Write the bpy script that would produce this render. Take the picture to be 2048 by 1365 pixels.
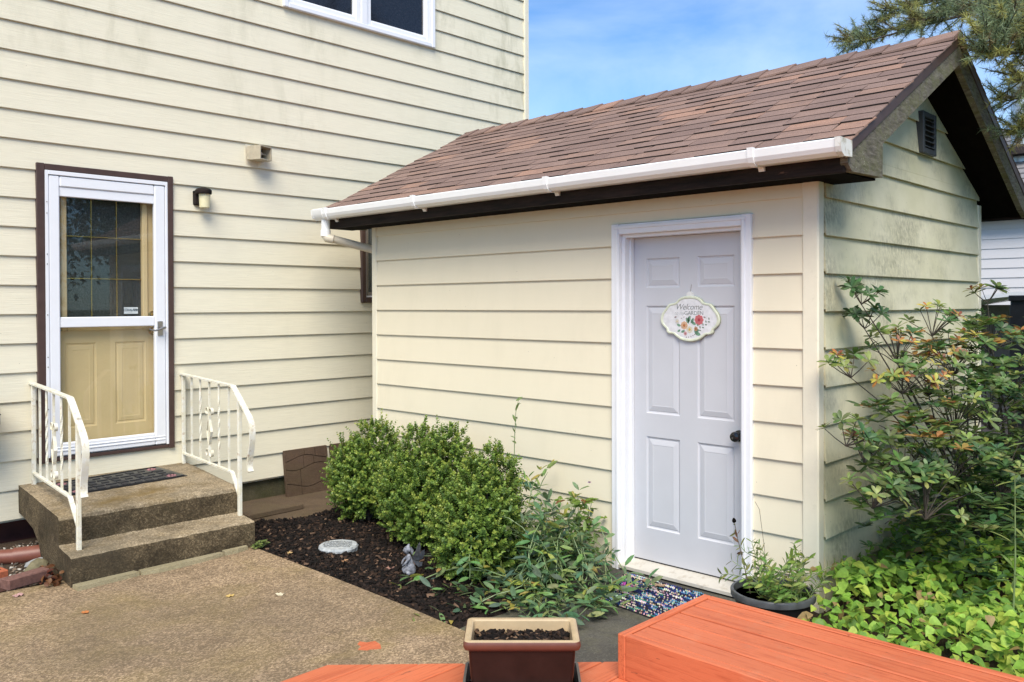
import bpy, bmesh, math, random
import numpy as np
from mathutils import Vector, Matrix
for o in list(bpy.data.objects): bpy.data.objects.remove(o)
sc = bpy.context.scene
col = sc.collection
rnd = random.Random(7)
rng = np.random.default_rng(11)
R = math.radians

# ---------------------------------------------------------------- camera, sky, sun, exposure
cam_d = bpy.data.cameras.new('camera')
cam = bpy.data.objects.new('camera', cam_d); col.objects.link(cam)
cam_d.sensor_width = 36.0
cam_d.lens = 1733.0 / 2048.0 * 36.0
cam_d.shift_y = -57.0 / 2048.0
cam_d.clip_start = 0.05; cam_d.clip_end = 2000
YAW, PITCH, ROLL = R(43.9), R(-0.5), R(0.18)
fw = Vector((math.cos(YAW), math.sin(YAW), 0)); rt = Vector((math.sin(YAW), -math.cos(YAW), 0)); upv = Vector((0, 0, 1))
Fd = fw * math.cos(PITCH) + upv * math.sin(PITCH)
Ud = -fw * math.sin(PITCH) + upv * math.cos(PITCH)
R2 = rt * math.cos(ROLL) - Ud * math.sin(ROLL)
U2 = rt * math.sin(ROLL) + Ud * math.cos(ROLL)
mw = Matrix((R2, U2, -Fd)).transposed().to_4x4()
mw.translation = Vector((0, 0, 1.68))
cam.matrix_world = mw
sc.camera = cam

SUN_EL, SUN_AZ = R(50), math.atan2(-0.63, -0.68)     # direction towards the sun
sun_dir = Vector((math.cos(SUN_AZ) * math.cos(SUN_EL), math.sin(SUN_AZ) * math.cos(SUN_EL), math.sin(SUN_EL)))
sun_d = bpy.data.lights.new('sun', 'SUN'); sun_d.energy = 2.75; sun_d.angle = R(38); sun_d.color = (1.0, 0.92, 0.785)
sun = bpy.data.objects.new('sun', sun_d); col.objects.link(sun)
sun.rotation_euler = (-sun_dir).to_track_quat('-Z', 'Y').to_euler()

w = bpy.data.worlds.new('World'); sc.world = w; w.use_nodes = True
nt = w.node_tree; nt.nodes.clear()
out = nt.nodes.new('ShaderNodeOutputWorld'); bg = nt.nodes.new('ShaderNodeBackground')
sky = nt.nodes.new('ShaderNodeTexSky'); sky.sky_type = 'NISHITA'; sky.sun_disc = False
sky.sun_elevation = SUN_EL; sky.sun_rotation = math.atan2(sun_dir.x, sun_dir.y)
sky.air_density = 1.0; sky.dust_density = 0.25; sky.ozone_density = 3.0
tc = nt.nodes.new('ShaderNodeTexCoord'); mp = nt.nodes.new('ShaderNodeMapping')
mp.inputs['Scale'].default_value = (1.2, 2.4, 5.0); mp.inputs['Rotation'].default_value = (0.2, 0.25, 0.6)
nz = nt.nodes.new('ShaderNodeTexNoise'); nz.inputs['Scale'].default_value = 1.1; nz.inputs['Detail'].default_value = 7; nz.inputs['Roughness'].default_value = 0.55
nz.inputs['Distortion'].default_value = 0.5
cr = nt.nodes.new('ShaderNodeValToRGB'); cr.color_ramp.elements[0].position = 0.40; cr.color_ramp.elements[1].position = 0.85
cr.color_ramp.elements[0].color = (0.02, 0.02, 0.02, 1); cr.color_ramp.elements[1].color = (0.60, 0.60, 0.60, 1)
mx = nt.nodes.new('ShaderNodeMix'); mx.data_type = 'RGBA'
mx.inputs[7].default_value = (6.0, 6.8, 7.8, 1)
L = nt.links.new
L(tc.outputs['Generated'], mp.inputs['Vector']); L(mp.outputs['Vector'], nz.inputs['Vector']); L(nz.outputs['Fac'], cr.inputs['Fac'])
tn = nt.nodes.new('ShaderNodeMix'); tn.data_type = 'RGBA'; tn.blend_type = 'MULTIPLY'; tn.inputs[0].default_value = 1.0; tn.inputs[7].default_value = (0.54, 0.82, 1.05, 1)
L(sky.outputs['Color'], tn.inputs[6])
L(cr.outputs['Color'], mx.inputs[0]); L(tn.outputs[2], mx.inputs[6])
L(mx.outputs[2], bg.inputs['Color']); bg.inputs['Strength'].default_value = 0.105
L(bg.outputs['Background'], out.inputs['Surface'])

sc.view_settings.view_transform = 'Standard'; sc.view_settings.look = 'None'
sc.view_settings.exposure = 0.86; sc.view_settings.gamma = 1.0
sc.view_settings.use_curve_mapping = False
sc.render.engine = 'CYCLES'
sc.cycles.max_bounces = 8; sc.cycles.transparent_max_bounces = 16

# ---------------------------------------------------------------- helpers
class Gr:
    """small node-graph helper"""
    def __init__(s, name):
        s.m = bpy.data.materials.new(name); s.m.use_nodes = True
        s.t = s.m.node_tree; s.t.nodes.clear()
        s.out = s.t.nodes.new('ShaderNodeOutputMaterial')
        s.pos = s.t.nodes.new('ShaderNodeNewGeometry').outputs['Position']
        s.obj = s.t.nodes.new('ShaderNodeTexCoord').outputs['Object']
        s.rand = s.t.nodes.new('ShaderNodeObjectInfo').outputs['Random']
    def set(s, sock, v):
        if hasattr(v, 'is_output') or isinstance(v, bpy.types.NodeSocket): s.t.links.new(v, sock)
        else:
            if sock.type == 'RGBA' and len(v) == 3: v = (*v, 1)
            sock.default_value = v
    def scale(s, vec, sx, sy, sz):
        n = s.t.nodes.new('ShaderNodeVectorMath'); n.operation = 'MULTIPLY'
        s.set(n.inputs[0], vec); n.inputs[1].default_value = (sx, sy, sz); return n.outputs[0]
    def noise(s, vec, scale=5, detail=4, rough=0.5, dist=0.0):
        n = s.t.nodes.new('ShaderNodeTexNoise'); s.set(n.inputs['Vector'], vec)
        n.inputs['Scale'].default_value = scale; n.inputs['Detail'].default_value = detail
        n.inputs['Roughness'].default_value = rough; n.inputs['Distortion'].default_value = dist
        return n.outputs['Fac']
    def voro(s, vec, scale, feature='F1', out='Distance', rnd_=1.0):
        n = s.t.nodes.new('ShaderNodeTexVoronoi'); n.feature = feature; s.set(n.inputs['Vector'], vec)
        n.inputs['Scale'].default_value = scale; n.inputs['Randomness'].default_value = rnd_; return n.outputs[out]
    def ramp(s, fac, *stops):
        n = s.t.nodes.new('ShaderNodeValToRGB'); s.set(n.inputs['Fac'], fac); e = n.color_ramp.elements
        while len(e) < len(stops): e.new(0.5)
        for el, (p, c) in zip(e, stops):
            el.position = p
            if not hasattr(c, '__len__'): c = (c, c, c)
            el.color = (*c[:3], 1)
        return n.outputs['Color']
    def mix(s, fac, a, b, mode='MIX'):
        n = s.t.nodes.new('ShaderNodeMix'); n.data_type = 'RGBA'; n.blend_type = mode
        s.set(n.inputs[0], fac); s.set(n.inputs[6], a); s.set(n.inputs[7], b); return n.outputs[2]
    def math(s, op, a, b=0.0, clamp=False):
        n = s.t.nodes.new('ShaderNodeMath'); n.operation = op; n.use_clamp = clamp
        s.set(n.inputs[0], a); s.set(n.inputs[1], b); return n.outputs[0]
    def sep(s, vec):
        n = s.t.nodes.new('ShaderNodeSeparateXYZ'); s.set(n.inputs[0], vec); return n.outputs
    def attr(s, name):
        n = s.t.nodes.new('ShaderNodeAttribute'); n.attribute_name = name; return n.outputs['Color']
    def bump(s, h, strength=0.3, dist=0.01):
        n = s.t.nodes.new('ShaderNodeBump'); s.set(n.inputs['Height'], h)
        n.inputs['Strength'].default_value = strength; n.inputs['Distance'].default_value = dist; return n.outputs[0]
    def hsv(s, c, h=0.5, sat=1.0, v=1.0):
        n = s.t.nodes.new('ShaderNodeHueSaturation'); s.set(n.inputs['Color'], c)
        s.set(n.inputs['Hue'], h); s.set(n.inputs['Saturation'], sat); s.set(n.inputs['Value'], v); return n.outputs[0]
    def done(s, color, rough=0.6, normal=None, metal=0.0, spec=0.4, transl=0.0, extra=None):
        p = s.t.nodes.new('ShaderNodeBsdfPrincipled')
        s.set(p.inputs['Base Color'], color); s.set(p.inputs['Roughness'], rough)
        p.inputs['Metallic'].default_value = metal; p.inputs['Specular IOR Level'].default_value = spec
        if normal is not None: s.set(p.inputs['Normal'], normal)
        o = p.outputs[0]
        if transl:
            tr = s.t.nodes.new('ShaderNodeBsdfTranslucent'); s.set(tr.inputs['Color'], color)
            ms = s.t.nodes.new('ShaderNodeMixShader'); ms.inputs[0].default_value = transl
            s.t.links.new(o, ms.inputs[1]); s.t.links.new(tr.outputs[0], ms.inputs[2]); o = ms.outputs[0]
        s.t.links.new(o, s.out.inputs['Surface']); return s.m

def simple(name, c, rough=0.6, metal=0.0, spec=0.4, nscale=30, namp=0.12, bump=0.0, bscale=60, dirt=None):
    g = Gr(name)
    n = g.noise(g.pos, nscale, 5, 0.6)
    cc = g.mix(g.ramp(n, (0.3, 0.0), (0.7, 1.0)), tuple(x * (1 - namp) for x in c), tuple(min(1, x * (1 + namp)) for x in c))
    if dirt:
        d = g.ramp(g.noise(g.pos, dirt[1], 6, 0.65), (dirt[2], 0.0), (dirt[2] + 0.18, 1.0))
        cc = g.mix(g.math('MULTIPLY', d, dirt[3]), cc, dirt[0])
    nm = g.bump(g.noise(g.pos, bscale, 4, 0.6), bump, 0.005) if bump else None
    return g.done(cc, rough, nm, metal, spec)

def wloc(o):
    v = Vector((0, 0, 0))
    while o is not None:
        v = v + Vector(o.location); o = o.parent
    return v
def tag(o, label, cat=None, group=None, kind=None):
    if label: o['label'] = label
    if cat: o['category'] = cat
    if group: o['group'] = group
    if kind: o['kind'] = kind
    return o
def thing(name, label, cat, loc=(0, 0, 0), group=None):
    o = bpy.data.objects.new(name, None); col.objects.link(o); o.location = loc
    o.empty_display_size = 0.1
    return tag(o, label, cat, group)

class MB:
    """collects shapes given in world coordinates; build() links them as ONE mesh object"""
    def __init__(s): s.v = []; s.f = []; s.mi = []
    def add(s, verts, faces, M=None, mi=0):
        b = len(s.v)
        if M is not None: verts = [M @ Vector(p) for p in verts]
        s.v += [tuple(p) for p in verts]; s.f += [tuple(i + b for i in f) for f in faces]; s.mi += [mi] * len(faces); return s
    def box(s, x0, x1, y0, y1, z0, z1, M=None, mi=0):
        v = [(x, y, z) for x in (x0, x1) for y in (y0, y1) for z in (z0, z1)]
        f = [(0, 1, 3, 2), (4, 6, 7, 5), (0, 4, 5, 1), (2, 3, 7, 6), (0, 2, 6, 4), (1, 5, 7, 3)]
        return s.add(v, f, M, mi)
    def cbox(s, x0, x1, y0, y1, z0, z1, c=0.004, M=None, mi=0):
        bm = bmesh.new(); bmesh.ops.create_cube(bm, size=1)
        for v in bm.verts:
            v.co = Vector(((x0 + x1) / 2 + v.co.x * (x1 - x0), (y0 + y1) / 2 + v.co.y * (y1 - y0), (z0 + z1) / 2 + v.co.z * (z1 - z0)))
        bmesh.ops.bevel(bm, geom=list(bm.edges), offset=c, segments=1, affect='EDGES', profile=0.5)
        bm.verts.index_update()
        s.add([v.co.copy() for v in bm.verts], [[v.index for v in f.verts] for f in bm.faces], M, mi); bm.free(); return s
    def prism(s, poly, axis, a0, a1, M=None, mi=0):
        """poly: 2D outline; axis 'x': (y,z) extruded in x, 'y': (x,z), 'z': (x,y)"""
        n = len(poly)
        def P(p, a): return (a, p[0], p[1]) if axis == 'x' else ((p[0], a, p[1]) if axis == 'y' else (p[0], p[1], a))
        v = [P(p, a0) for p in poly] + [P(p, a1) for p in poly]
        f = [tuple(range(n)), tuple(range(2 * n - 1, n - 1, -1))] + [(i, i + n, (i + 1) % n + n, (i + 1) % n) for i in range(n)]
        return s.add(v, f, M, mi)
    def tube(s, path, r, n=8, M=None, mi=0, cap=True, flat=1.0):
        path = [Vector(p) for p in path]; rs = r if hasattr(r, '__len__') else [r] * len(path)
        v = []; f = []; prev = None
        for i, p in enumerate(path):
            d = (path[min(i + 1, len(path) - 1)] - path[max(i - 1, 0)]).normalized()
            if prev is None:
                a = Vector((0, 0, 1)) if abs(d.z) < 0.9 else Vector((1, 0, 0)); prev = (a - d * a.dot(d)).normalized()
            else:
                prev = prev - d * prev.dot(d)
                prev = prev.normalized() if prev.length > 1e-6 else Vector((1, 0, 0))
            q = d.cross(prev)
            for k in range(n):
                t = 2 * math.pi * k / n
                v.append(p + prev * (math.cos(t) * rs[i] * flat) + q * (math.sin(t) * rs[i]))
        for i in range(len(path) - 1):
            for k in range(n):
                f.append((i * n + k, i * n + (k + 1) % n, (i + 1) * n + (k + 1) % n, (i + 1) * n + k))
        if cap: f.append(tuple(range(n))[::-1]); f.append(tuple(range((len(path) - 1) * n, len(path) * n)))
        return s.add(v, f, M, mi)
    def bar(s, path, wdt, thk, wdir, M=None, mi=0):
        """flat bar along a path, wide in direction wdir"""
        path = [Vector(p) for p in path]; W = Vector(wdir).normalized(); v = []; f = []
        for i, p in enumerate(path):
            d = (path[min(i + 1, len(path) - 1)] - path[max(i - 1, 0)]).normalized()
            nn = d.cross(W).normalized()
            for a, b in ((-1, -1), (1, -1), (1, 1), (-1, 1)): v.append(p + W * (a * wdt / 2) + nn * (b * thk / 2))
        for i in range(len(path) - 1):
            for k in range(4): f.append((i * 4 + k, i * 4 + (k + 1) % 4, i * 4 + 4 + (k + 1) % 4, i * 4 + 4 + k))
        f.append((0, 1, 2, 3)); e = (len(path) - 1) * 4; f.append((e + 3, e + 2, e + 1, e))
        return s.add(v, f, M, mi)
    def lathe(s, prof, n=24, M=None, mi=0):
        v = []; f = []
        for (r, z) in prof:
            for k in range(n): v.append((r * math.cos(2 * math.pi * k / n), r * math.sin(2 * math.pi * k / n), z))
        for i in range(len(prof) - 1):
            for k in range(n): f.append((i * n + k, i * n + (k + 1) % n, (i + 1) * n + (k + 1) % n, (i + 1) * n + k))
        f.append(tuple(range(n))[::-1]); f.append(tuple(range((len(prof) - 1) * n, len(prof) * n)))
        return s.add(v, f, M, mi)
    def build(s, name, mat, parent=None, smooth=False, label=None, cat=None, group=None, kind=None, loc=None):
        base = wloc(parent) if parent else Vector(loc or (0, 0, 0))
        me = bpy.data.meshes.new(name)
        me.from_pydata([(p[0] - base.x, p[1] - base.y, p[2] - base.z) for p in s.v], [], s.f)
        for m in (mat if isinstance(mat, (list, tuple)) else [mat]): me.materials.append(m)
        if any(s.mi): me.polygons.foreach_set('material_index', s.mi)
        bm = bmesh.new(); bm.from_mesh(me); bmesh.ops.recalc_face_normals(bm, faces=bm.faces); bm.to_mesh(me); bm.free()
        if smooth:
            me.polygons.foreach_set('use_smooth', [True] * len(me.polygons))
            try: me.set_sharp_from_angle(angle=R(38))
            except Exception: pass
        o = bpy.data.objects.new(name, me); col.objects.link(o)
        if parent: o.parent = parent
        elif loc: o.location = loc
        return tag(o, label, cat, group, kind)

def fast_mesh(name, V, F, colors=None, mat=None, parent=None, kind=None, label=None, cat=None, group=None, mats=None, midx=None):
    """V (N,3) world coords, F (M,k) faces, colors (M,3) per face"""
    base = wloc(parent) if parent else Vector((0, 0, 0))
    V = np.asarray(V, np.float32) - np.array(base, np.float32); F = np.asarray(F, np.int32); k = F.shape[1]
    me = bpy.data.meshes.new(name)
    me.vertices.add(len(V)); me.vertices.foreach_set('co', V.ravel())
    me.loops.add(F.size); me.loops.foreach_set('vertex_index', F.ravel())
    me.polygons.add(len(F)); me.polygons.foreach_set('loop_start', np.arange(0, F.size, k, dtype=np.int32))
    me.update(calc_edges=True)
    if colors is not None:
        a = me.color_attributes.new('Col', 'FLOAT_COLOR', 'CORNER')
        c = np.ones((F.size, 4), np.float32); c[:, :3] = np.repeat(np.asarray(colors, np.float32), k, axis=0)
        a.data.foreach_set('color', c.ravel())
    for m in (mats or [mat]): me.materials.append(m)
    if midx is not None: me.polygons.foreach_set('material_index', np.asarray(midx, np.int32))
    me.validate(); o = bpy.data.objects.new(name, me); col.objects.link(o)
    if parent: o.parent = parent
    return tag(o, label, cat, group, kind)

def frames(D, N):
    """rows D = leaf axis, N = approximate normal -> (n,3,3) matrices with columns (side, axis, normal)"""
    D = D / np.linalg.norm(D, axis=1, keepdims=True)
    S = np.cross(D, N); S /= (np.linalg.norm(S, axis=1, keepdims=True) + 1e-9)
    N2 = np.cross(S, D)
    return np.stack([S, D, N2], axis=2)
def scatter_leaves(tv, tf, P, M, size, wid=None):
    """instances template (side,axis,normal) at P with frames M and sizes"""
    tv = np.asarray(tv, float); n = len(P)
    T = np.repeat(tv[None], n, 0) * np.asarray(size).reshape(n, 1, 1)
    if wid is not None: T[:, :, 0] *= np.asarray(wid).reshape(n, 1)
    V = np.einsum('nij,nkj->nki', M, T) + P[:, None, :]
    F = np.asarray(tf)[None] + (np.arange(n) * len(tv))[:, None, None]
    return V.reshape(-1, 3), F.reshape(-1, np.asarray(tf).shape[1])
# leaf templates: (side, along, normal)
LEAF_DIAMOND_V = [(0, 0, 0), (0.28, 0.5, 0.06), (0, 1, -0.02), (-0.28, 0.5, 0.06), (0, 0.5, -0.03)]
LEAF_DIAMOND_F = [(0, 1, 4), (1, 2, 4), (2, 3, 4), (3, 0, 4)]
def leaf_tpl(wmax=0.2, peak=0.6, droop=0.12, fold=0.05, point=0.6):
    ys = [0.0, 0.22, 0.5, 0.78, 1.0]
    def wd(y): 
        return wmax * (math.sin(math.pi * min(1, y ** (math.log(0.5) / math.log(peak)))) ** point) if 0 < y < 1 else 0
    V = [(0, 0, 0)]; F = []
    for y in ys[1:-1]:
        z = -droop * y * y; V += [(-wd(y), y, z + fold), (0, y, z), (wd(y), y, z + fold)]
    V.append((0, 1, -droop))
    F += [(0, 2, 1), (0, 3, 2)]
    for i in (0, 1):
        a = 1 + 3 * i; b = a + 3
        F += [(a, a + 1, b + 1), (a, b + 1, b), (a + 1, a + 2, b + 2), (a + 1, b + 2, b + 1)]
    F += [(7, 8, 10), (8, 9, 10)]
    return V, F
LEAF_LONG = leaf_tpl(0.20, 0.62, 0.18, 0.03)
LEAF_PEA = leaf_tpl(0.16, 0.5, 0.10, 0.05)
LEAF_HEART = ([(0, 0, 0), (-0.36, 0.10, 0.07), (0, 0.14, 0), (0.36, 0.10, 0.07), (-0.37, 0.38, 0.05), (0, 0.42, -0.02), (0.37, 0.38, 0.05), (-0.17, 0.74, -0.03), (0, 0.76, -0.07), (0.17, 0.74, -0.03), (0, 1.0, -0.15)], LEAF_LONG[1])

# ---------------------------------------------------------------- materials
def siding_mat(name, c, grain=1.0, mildew=0.35, mz=(2.6, 4.6), mcol=(0.36, 0.34, 0.22), spots=0.5):
    g = Gr(name); ang = g.pos
    tint = g.mix(g.rand, tuple(x * 0.985 for x in c), tuple(min(1, x * 1.012) for x in c))
    gr = g.noise(g.scale(ang, 5, 5, 150), 1.0, 5, 0.6, 0.6)
    gl = g.ramp(gr, (0.40, 0.0), (0.62, 1.0))
    cc = g.mix(g.math('MULTIPLY', gl, 0.34 * grain), tint, tuple(x * 0.80 for x in c))
    big = g.noise(g.pos, 1.1, 3, 0.5)
    cc = g.mix(g.math('MULTIPLY', g.ramp(big, (0.35, 0), (0.7, 1)), 0.12), cc, tuple(x * y for x, y in zip(c, (0.88, 0.88, 0.80))))
    # mildew: vertical smears with shapes of their own
    st = g.noise(g.scale(g.pos, 7, 7, 2.2), 1.0, 7, 0.68, 0.3)
    area = g.ramp(g.noise(g.pos, 0.85, 3, 0.55), (0.40, 0.0), (0.62, 1.0))
    z = g.sep(g.pos)[2]
    zz = g.math('DIVIDE', g.math('SUBTRACT', z, mz[0]), mz[1] - mz[0], True)
    mk = g.math('MULTIPLY', g.math('MULTIPLY', g.ramp(st, (0.46, 0.0), (0.72, 1.0)), area), g.math('ADD', g.math('MULTIPLY', zz, 0.9), 0.1))
    cc = g.mix(g.math('MULTIPLY', mk, mildew, True), cc, mcol)
    # tiny specks
    sp = g.voro(g.pos, 9.0)
    cc = g.mix(g.math('MULTIPLY', g.ramp(sp, (0.018, 1.0), (0.03, 0.0)), spots), cc, (0.10, 0.08, 0.05))
    bm = g.bump(gr, 0.4 * grain, 0.005) if grain else g.bump(g.noise(g.pos, 25, 3), 0.03, 0.004)
    return g.done(cc, 0.55, bm, spec=0.3)
CREAM = (0.79, 0.735, 0.57)
M_house = siding_mat('house_siding', CREAM, 1.0, 0.75)
M_shed = siding_mat('shed_siding', (0.79, 0.715, 0.545), 0.12, 0.16, (3, 0.2))
def gable_mat():
    g = Gr('gable_siding'); c = (0.77, 0.72, 0.53)
    n1 = g.ramp(g.noise(g.pos, 2.0, 5, 0.6), (0.30, 0), (0.70, 1))
    cc = g.mix(n1, c, (0.60, 0.565, 0.37))
    fine = g.noise(g.scale(g.pos, 45, 45, 24), 1.0, 6, 0.75)
    area = g.ramp(g.noise(g.scale(g.pos, 1.6, 1.6, 2.6), 1.0, 4, 0.6), (0.46, 0), (0.66, 1))
    cc = g.mix(g.math('MULTIPLY', g.math('MULTIPLY', g.ramp(fine, (0.36, 0), (0.62, 1)), area), 0.66), cc, (0.17, 0.165, 0.11))
    sp = g.voro(g.pos, 26.0)
    cc = g.mix(g.math('MULTIPLY', g.ramp(sp, (0.05, 1.0), (0.09, 0.0)), 0.5), cc, (0.08, 0.08, 0.05))
    return g.done(cc, 0.6, g.bump(g.noise(g.pos, 30, 3), 0.04, 0.004), spec=0.3)
M_gable = gable_mat()
M_cream_trim = simple('cream_trim', (0.79, 0.73, 0.57), 0.5, nscale=8, namp=0.04, dirt=((0.45, 0.42, 0.30), 14, 0.60, 0.35))
M_white = simple('white_paint', (0.80, 0.80, 0.82), 0.4, nscale=10, namp=0.025, dirt=((0.42, 0.40, 0.35), 30, 0.66, 0.35))
M_whitevinyl = simple('white_vinyl', (0.82, 0.83, 0.86), 0.35, nscale=6, namp=0.02)
M_gutter = simple('gutter_white', (0.86, 0.86, 0.85), 0.35, nscale=5, namp=0.03, dirt=((0.45, 0.42, 0.35), 9, 0.62, 0.22))
M_gutter_cap = simple('gutter_stained', (0.78, 0.77, 0.72), 0.4, nscale=8, namp=0.06, dirt=((0.30, 0.25, 0.12), 22, 0.50, 0.8))
M_brown = simple('brown_metal', (0.075, 0.045, 0.038), 0.4, nscale=12, namp=0.15)
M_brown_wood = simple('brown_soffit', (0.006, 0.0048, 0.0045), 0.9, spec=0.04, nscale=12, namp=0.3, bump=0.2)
M_tan_door = simple('tan_door_paint', (0.66, 0.51, 0.27), 0.45, nscale=4, namp=0.05)
M_brass = simple('brass', (0.55, 0.40, 0.14), 0.25, 1.0, 0.5)
M_nickel = simple('brushed_nickel', (0.42, 0.39, 0.36), 0.35, 1.0, 0.5)
M_black = simple('black_plastic', (0.018, 0.018, 0.02), 0.35, nscale=20, namp=0.2)
M_blackmetal = simple('black_knob', (0.010, 0.010, 0.012), 0.2, 0.0, 0.6)
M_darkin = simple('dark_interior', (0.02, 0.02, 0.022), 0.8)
M_shed_door = simple('shed_door_paint', (0.575, 0.575, 0.605), 0.45, nscale=5, namp=0.02, bump=0.02, bscale=120, dirt=((0.30, 0.30, 0.30), 60, 0.72, 0.35))
M_sill = simple('sill_paint', (0.56, 0.53, 0.47), 0.55, nscale=8, namp=0.05, dirt=((0.28, 0.22, 0.15), 15, 0.52, 0.6))

def glass_mat(name, tint=(0.9, 0.92, 0.92), refl=1.0):
    g = Gr(name)
    tr = g.t.nodes.new('ShaderNodeBsdfTransparent'); tr.inputs['Color'].default_value = (*tint, 1)
    gl = g.t.nodes.new('ShaderNodeBsdfGlossy'); gl.inputs['Roughness'].default_value = 0.01
    fr = g.t.nodes.new('ShaderNodeFresnel'); bf = g.t.nodes.new('ShaderNodeNewGeometry').outputs['Backfacing']; g.t.links.new(g.math('SUBTRACT', 1.5, g.math('MULTIPLY', bf, 1.5 - 1 / 1.5)), fr.inputs['IOR'])
    ms = g.t.nodes.new('ShaderNodeMixShader')
    g.t.links.new(g.math('MULTIPLY', fr.outputs[0], refl, True), ms.inputs[0])
    g.t.links.new(tr.outputs[0], ms.inputs[1]); g.t.links.new(gl.outputs[0], ms.inputs[2])
    g.t.links.new(ms.outputs[0], g.out.inputs['Surface']); return g.m
M_glass = glass_mat('clear_glass', (0.98, 0.985, 0.98), refl=0.85)
def dark_pane(name, c, rough=0.08, nscale=40, bump=0.0):
    g = Gr(name); n = g.noise(g.pos, nscale, 5, 0.7)
    cc = g.mix(g.ramp(n, (0.42, 0), (0.66, 1)), c, tuple(x * 1.4 + 0.004 for x in c) if not bump else tuple(x * 2.6 + 0.012 for x in c))
    return g.done(cc, rough, g.bump(n, bump, 0.004) if bump else None, spec=0.5)
M_pane = dark_pane('dark_window_pane', (0.012, 0.013, 0.017))
M_lite = dark_pane('pebbled_lite', (0.014, 0.017, 0.016), 0.30, 75, 0.5)

def shingle_mat():
    g = Gr('shingle')
    base = g.ramp(g.rand, (0.0, (0.195, 0.125, 0.102)), (0.4, (0.225, 0.146, 0.118)), (0.7, (0.25, 0.162, 0.13)), (0.9, (0.275, 0.166, 0.122)), (1.0, (0.34, 0.19, 0.13)))
    gn = g.noise(g.pos, 260, 3, 0.8)
    cc = g.mix(g.ramp(gn, (0.36, 0), (0.64, 1)), g.hsv(base, 0.5, 1.0, 0.62), g.hsv(base, 0.5, 0.9, 1.45))
    blend = g.noise(g.scale(g.pos, 9, 3.5, 9), 1.0, 3, 0.6)
    cc = g.mix(g.math('MULTIPLY', g.ramp(blend, (0.45, 0), (0.65, 1)), 0.45), cc, (0.17, 0.115, 0.10))
    return g.done(cc, 0.9, g.bump(gn, 0.5, 0.003), spec=0.2)
M_shingle = shingle_mat()
M_roof_dark = simple('roof_felt', (0.028, 0.022, 0.02), 0.9, nscale=30, namp=0.3)
def rake_mat():
    g = Gr('weathered_rake')
    fib = g.noise(g.scale(g.pos, 14, 14, 60), 1.0, 6, 0.7, 0.4)
    cc = g.mix(g.ramp(fib, (0.3, 0), (0.7, 1)), (0.065, 0.058, 0.046), (0.23, 0.21, 0.17))
    mo = g.ramp(g.noise(g.pos, 12, 6, 0.7), (0.45, 0), (0.62, 1))
    cc = g.mix(g.math('MULTIPLY', mo, 0.45), cc, (0.13, 0.14, 0.05))
    li = g.ramp(g.voro(g.pos, 60), (0.10, 1), (0.22, 0))
    cc = g.mix(g.math('MULTIPLY', li, g.ramp(g.noise(g.pos, 7, 3), (0.52, 0), (0.6, 0.8))), cc, (0.48, 0.48, 0.36))
    return g.done(cc, 0.85, g.bump(fib, 0.6, 0.006), spec=0.15)
M_rake = rake_mat()
def fascia_mat():
    g = Gr('rotten_fascia')
    n = g.noise(g.scale(g.pos, 12, 3, 30), 1.0, 7, 0.75)
    cc = g.mix(g.ramp(n, (0.35, 0), (0.7, 1)), (0.007, 0.006, 0.006), (0.035, 0.023, 0.019))
    pk = g.ramp(g.noise(g.scale(g.pos, 5, 5, 22), 1.0, 5, 0.7), (0.66, 0), (0.72, 1))
    cc = g.mix(g.math('MULTIPLY', pk, 0.6), cc, (0.22, 0.12, 0.08))
    return g.done(cc, 0.75, g.bump(n, 0.6, 0.006), spec=0.2)
M_fascia = fascia_mat()

def concrete_mat(name, c1, c2, moss=(0.16, 0.13, 0.035), mossamt=0.5, agg=1.0, dark=0.3, rust=0.0):
    g = Gr(name)
    n = g.noise(g.pos, 2.2, 5, 0.6)
    cc = g.mix(g.ramp(n, (0.3, 0), (0.7, 1)), c1, c2)
    v = g.voro(g.pos, 120, out='Color'); vd = g.voro(g.pos, 120)
    sp = g.sep(v)[0]
    cc = g.mix(g.math('MULTIPLY', g.ramp(sp, (0.30, 1.0), (0.55, 0.0)), 0.40 * agg), cc, tuple(x * 0.36 for x in c1))
    cc = g.mix(g.math('MULTIPLY', g.ramp(sp, (0.72, 0.0), (0.95, 1.0)), 0.34 * agg), cc, tuple(min(1, x * 1.75) for x in c2))
    fn = g.noise(g.pos, 190, 3, 0.8)
    cc = g.mix(g.math('MULTIPLY', g.ramp(fn, (0.38, 1.0), (0.55, 0.0)), 0.45), cc, tuple(x * 0.45 for x in c1))
    m = g.ramp(g.noise(g.pos, 1.7, 6, 0.66, 0.4), (0.47, 0.0), (0.68, 1.0))
    cc = g.mix(g.math('MULTIPLY', m, mossamt), cc, moss)
    dk = g.ramp(g.noise(g.pos, 5.0, 7, 0.75), (0.47, 0.0), (0.66, 1.0))
    cc = g.mix(g.math('MULTIPLY', dk, dark), cc, tuple(x * 0.28 for x in c1))
    bg_ = g.ramp(g.noise(g.pos, 0.75, 5, 0.62, 0.5), (0.46, 0.0), (0.64, 1.0))
    cc = g.mix(g.math('MULTIPLY', bg_, dark * 0.9), cc, tuple(x * y for x, y in zip(c1, (0.40, 0.44, 0.50))))
    h = g.mix(0.5, vd, fn)
    return g.done(cc, 0.9, g.bump(h, 0.7, 0.006), spec=0.2)
M_patio = concrete_mat('patio_concrete', (0.33, 0.232, 0.138), (0.44, 0.318, 0.20), (0.24, 0.18, 0.055), 0.45, 1.5, 0.42)
M_step = concrete_mat('step_concrete', (0.33, 0.255, 0.155), (0.46, 0.37, 0.25), (0.19, 0.120, 0.030), 0.85, 1.2, 0.6)
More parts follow.
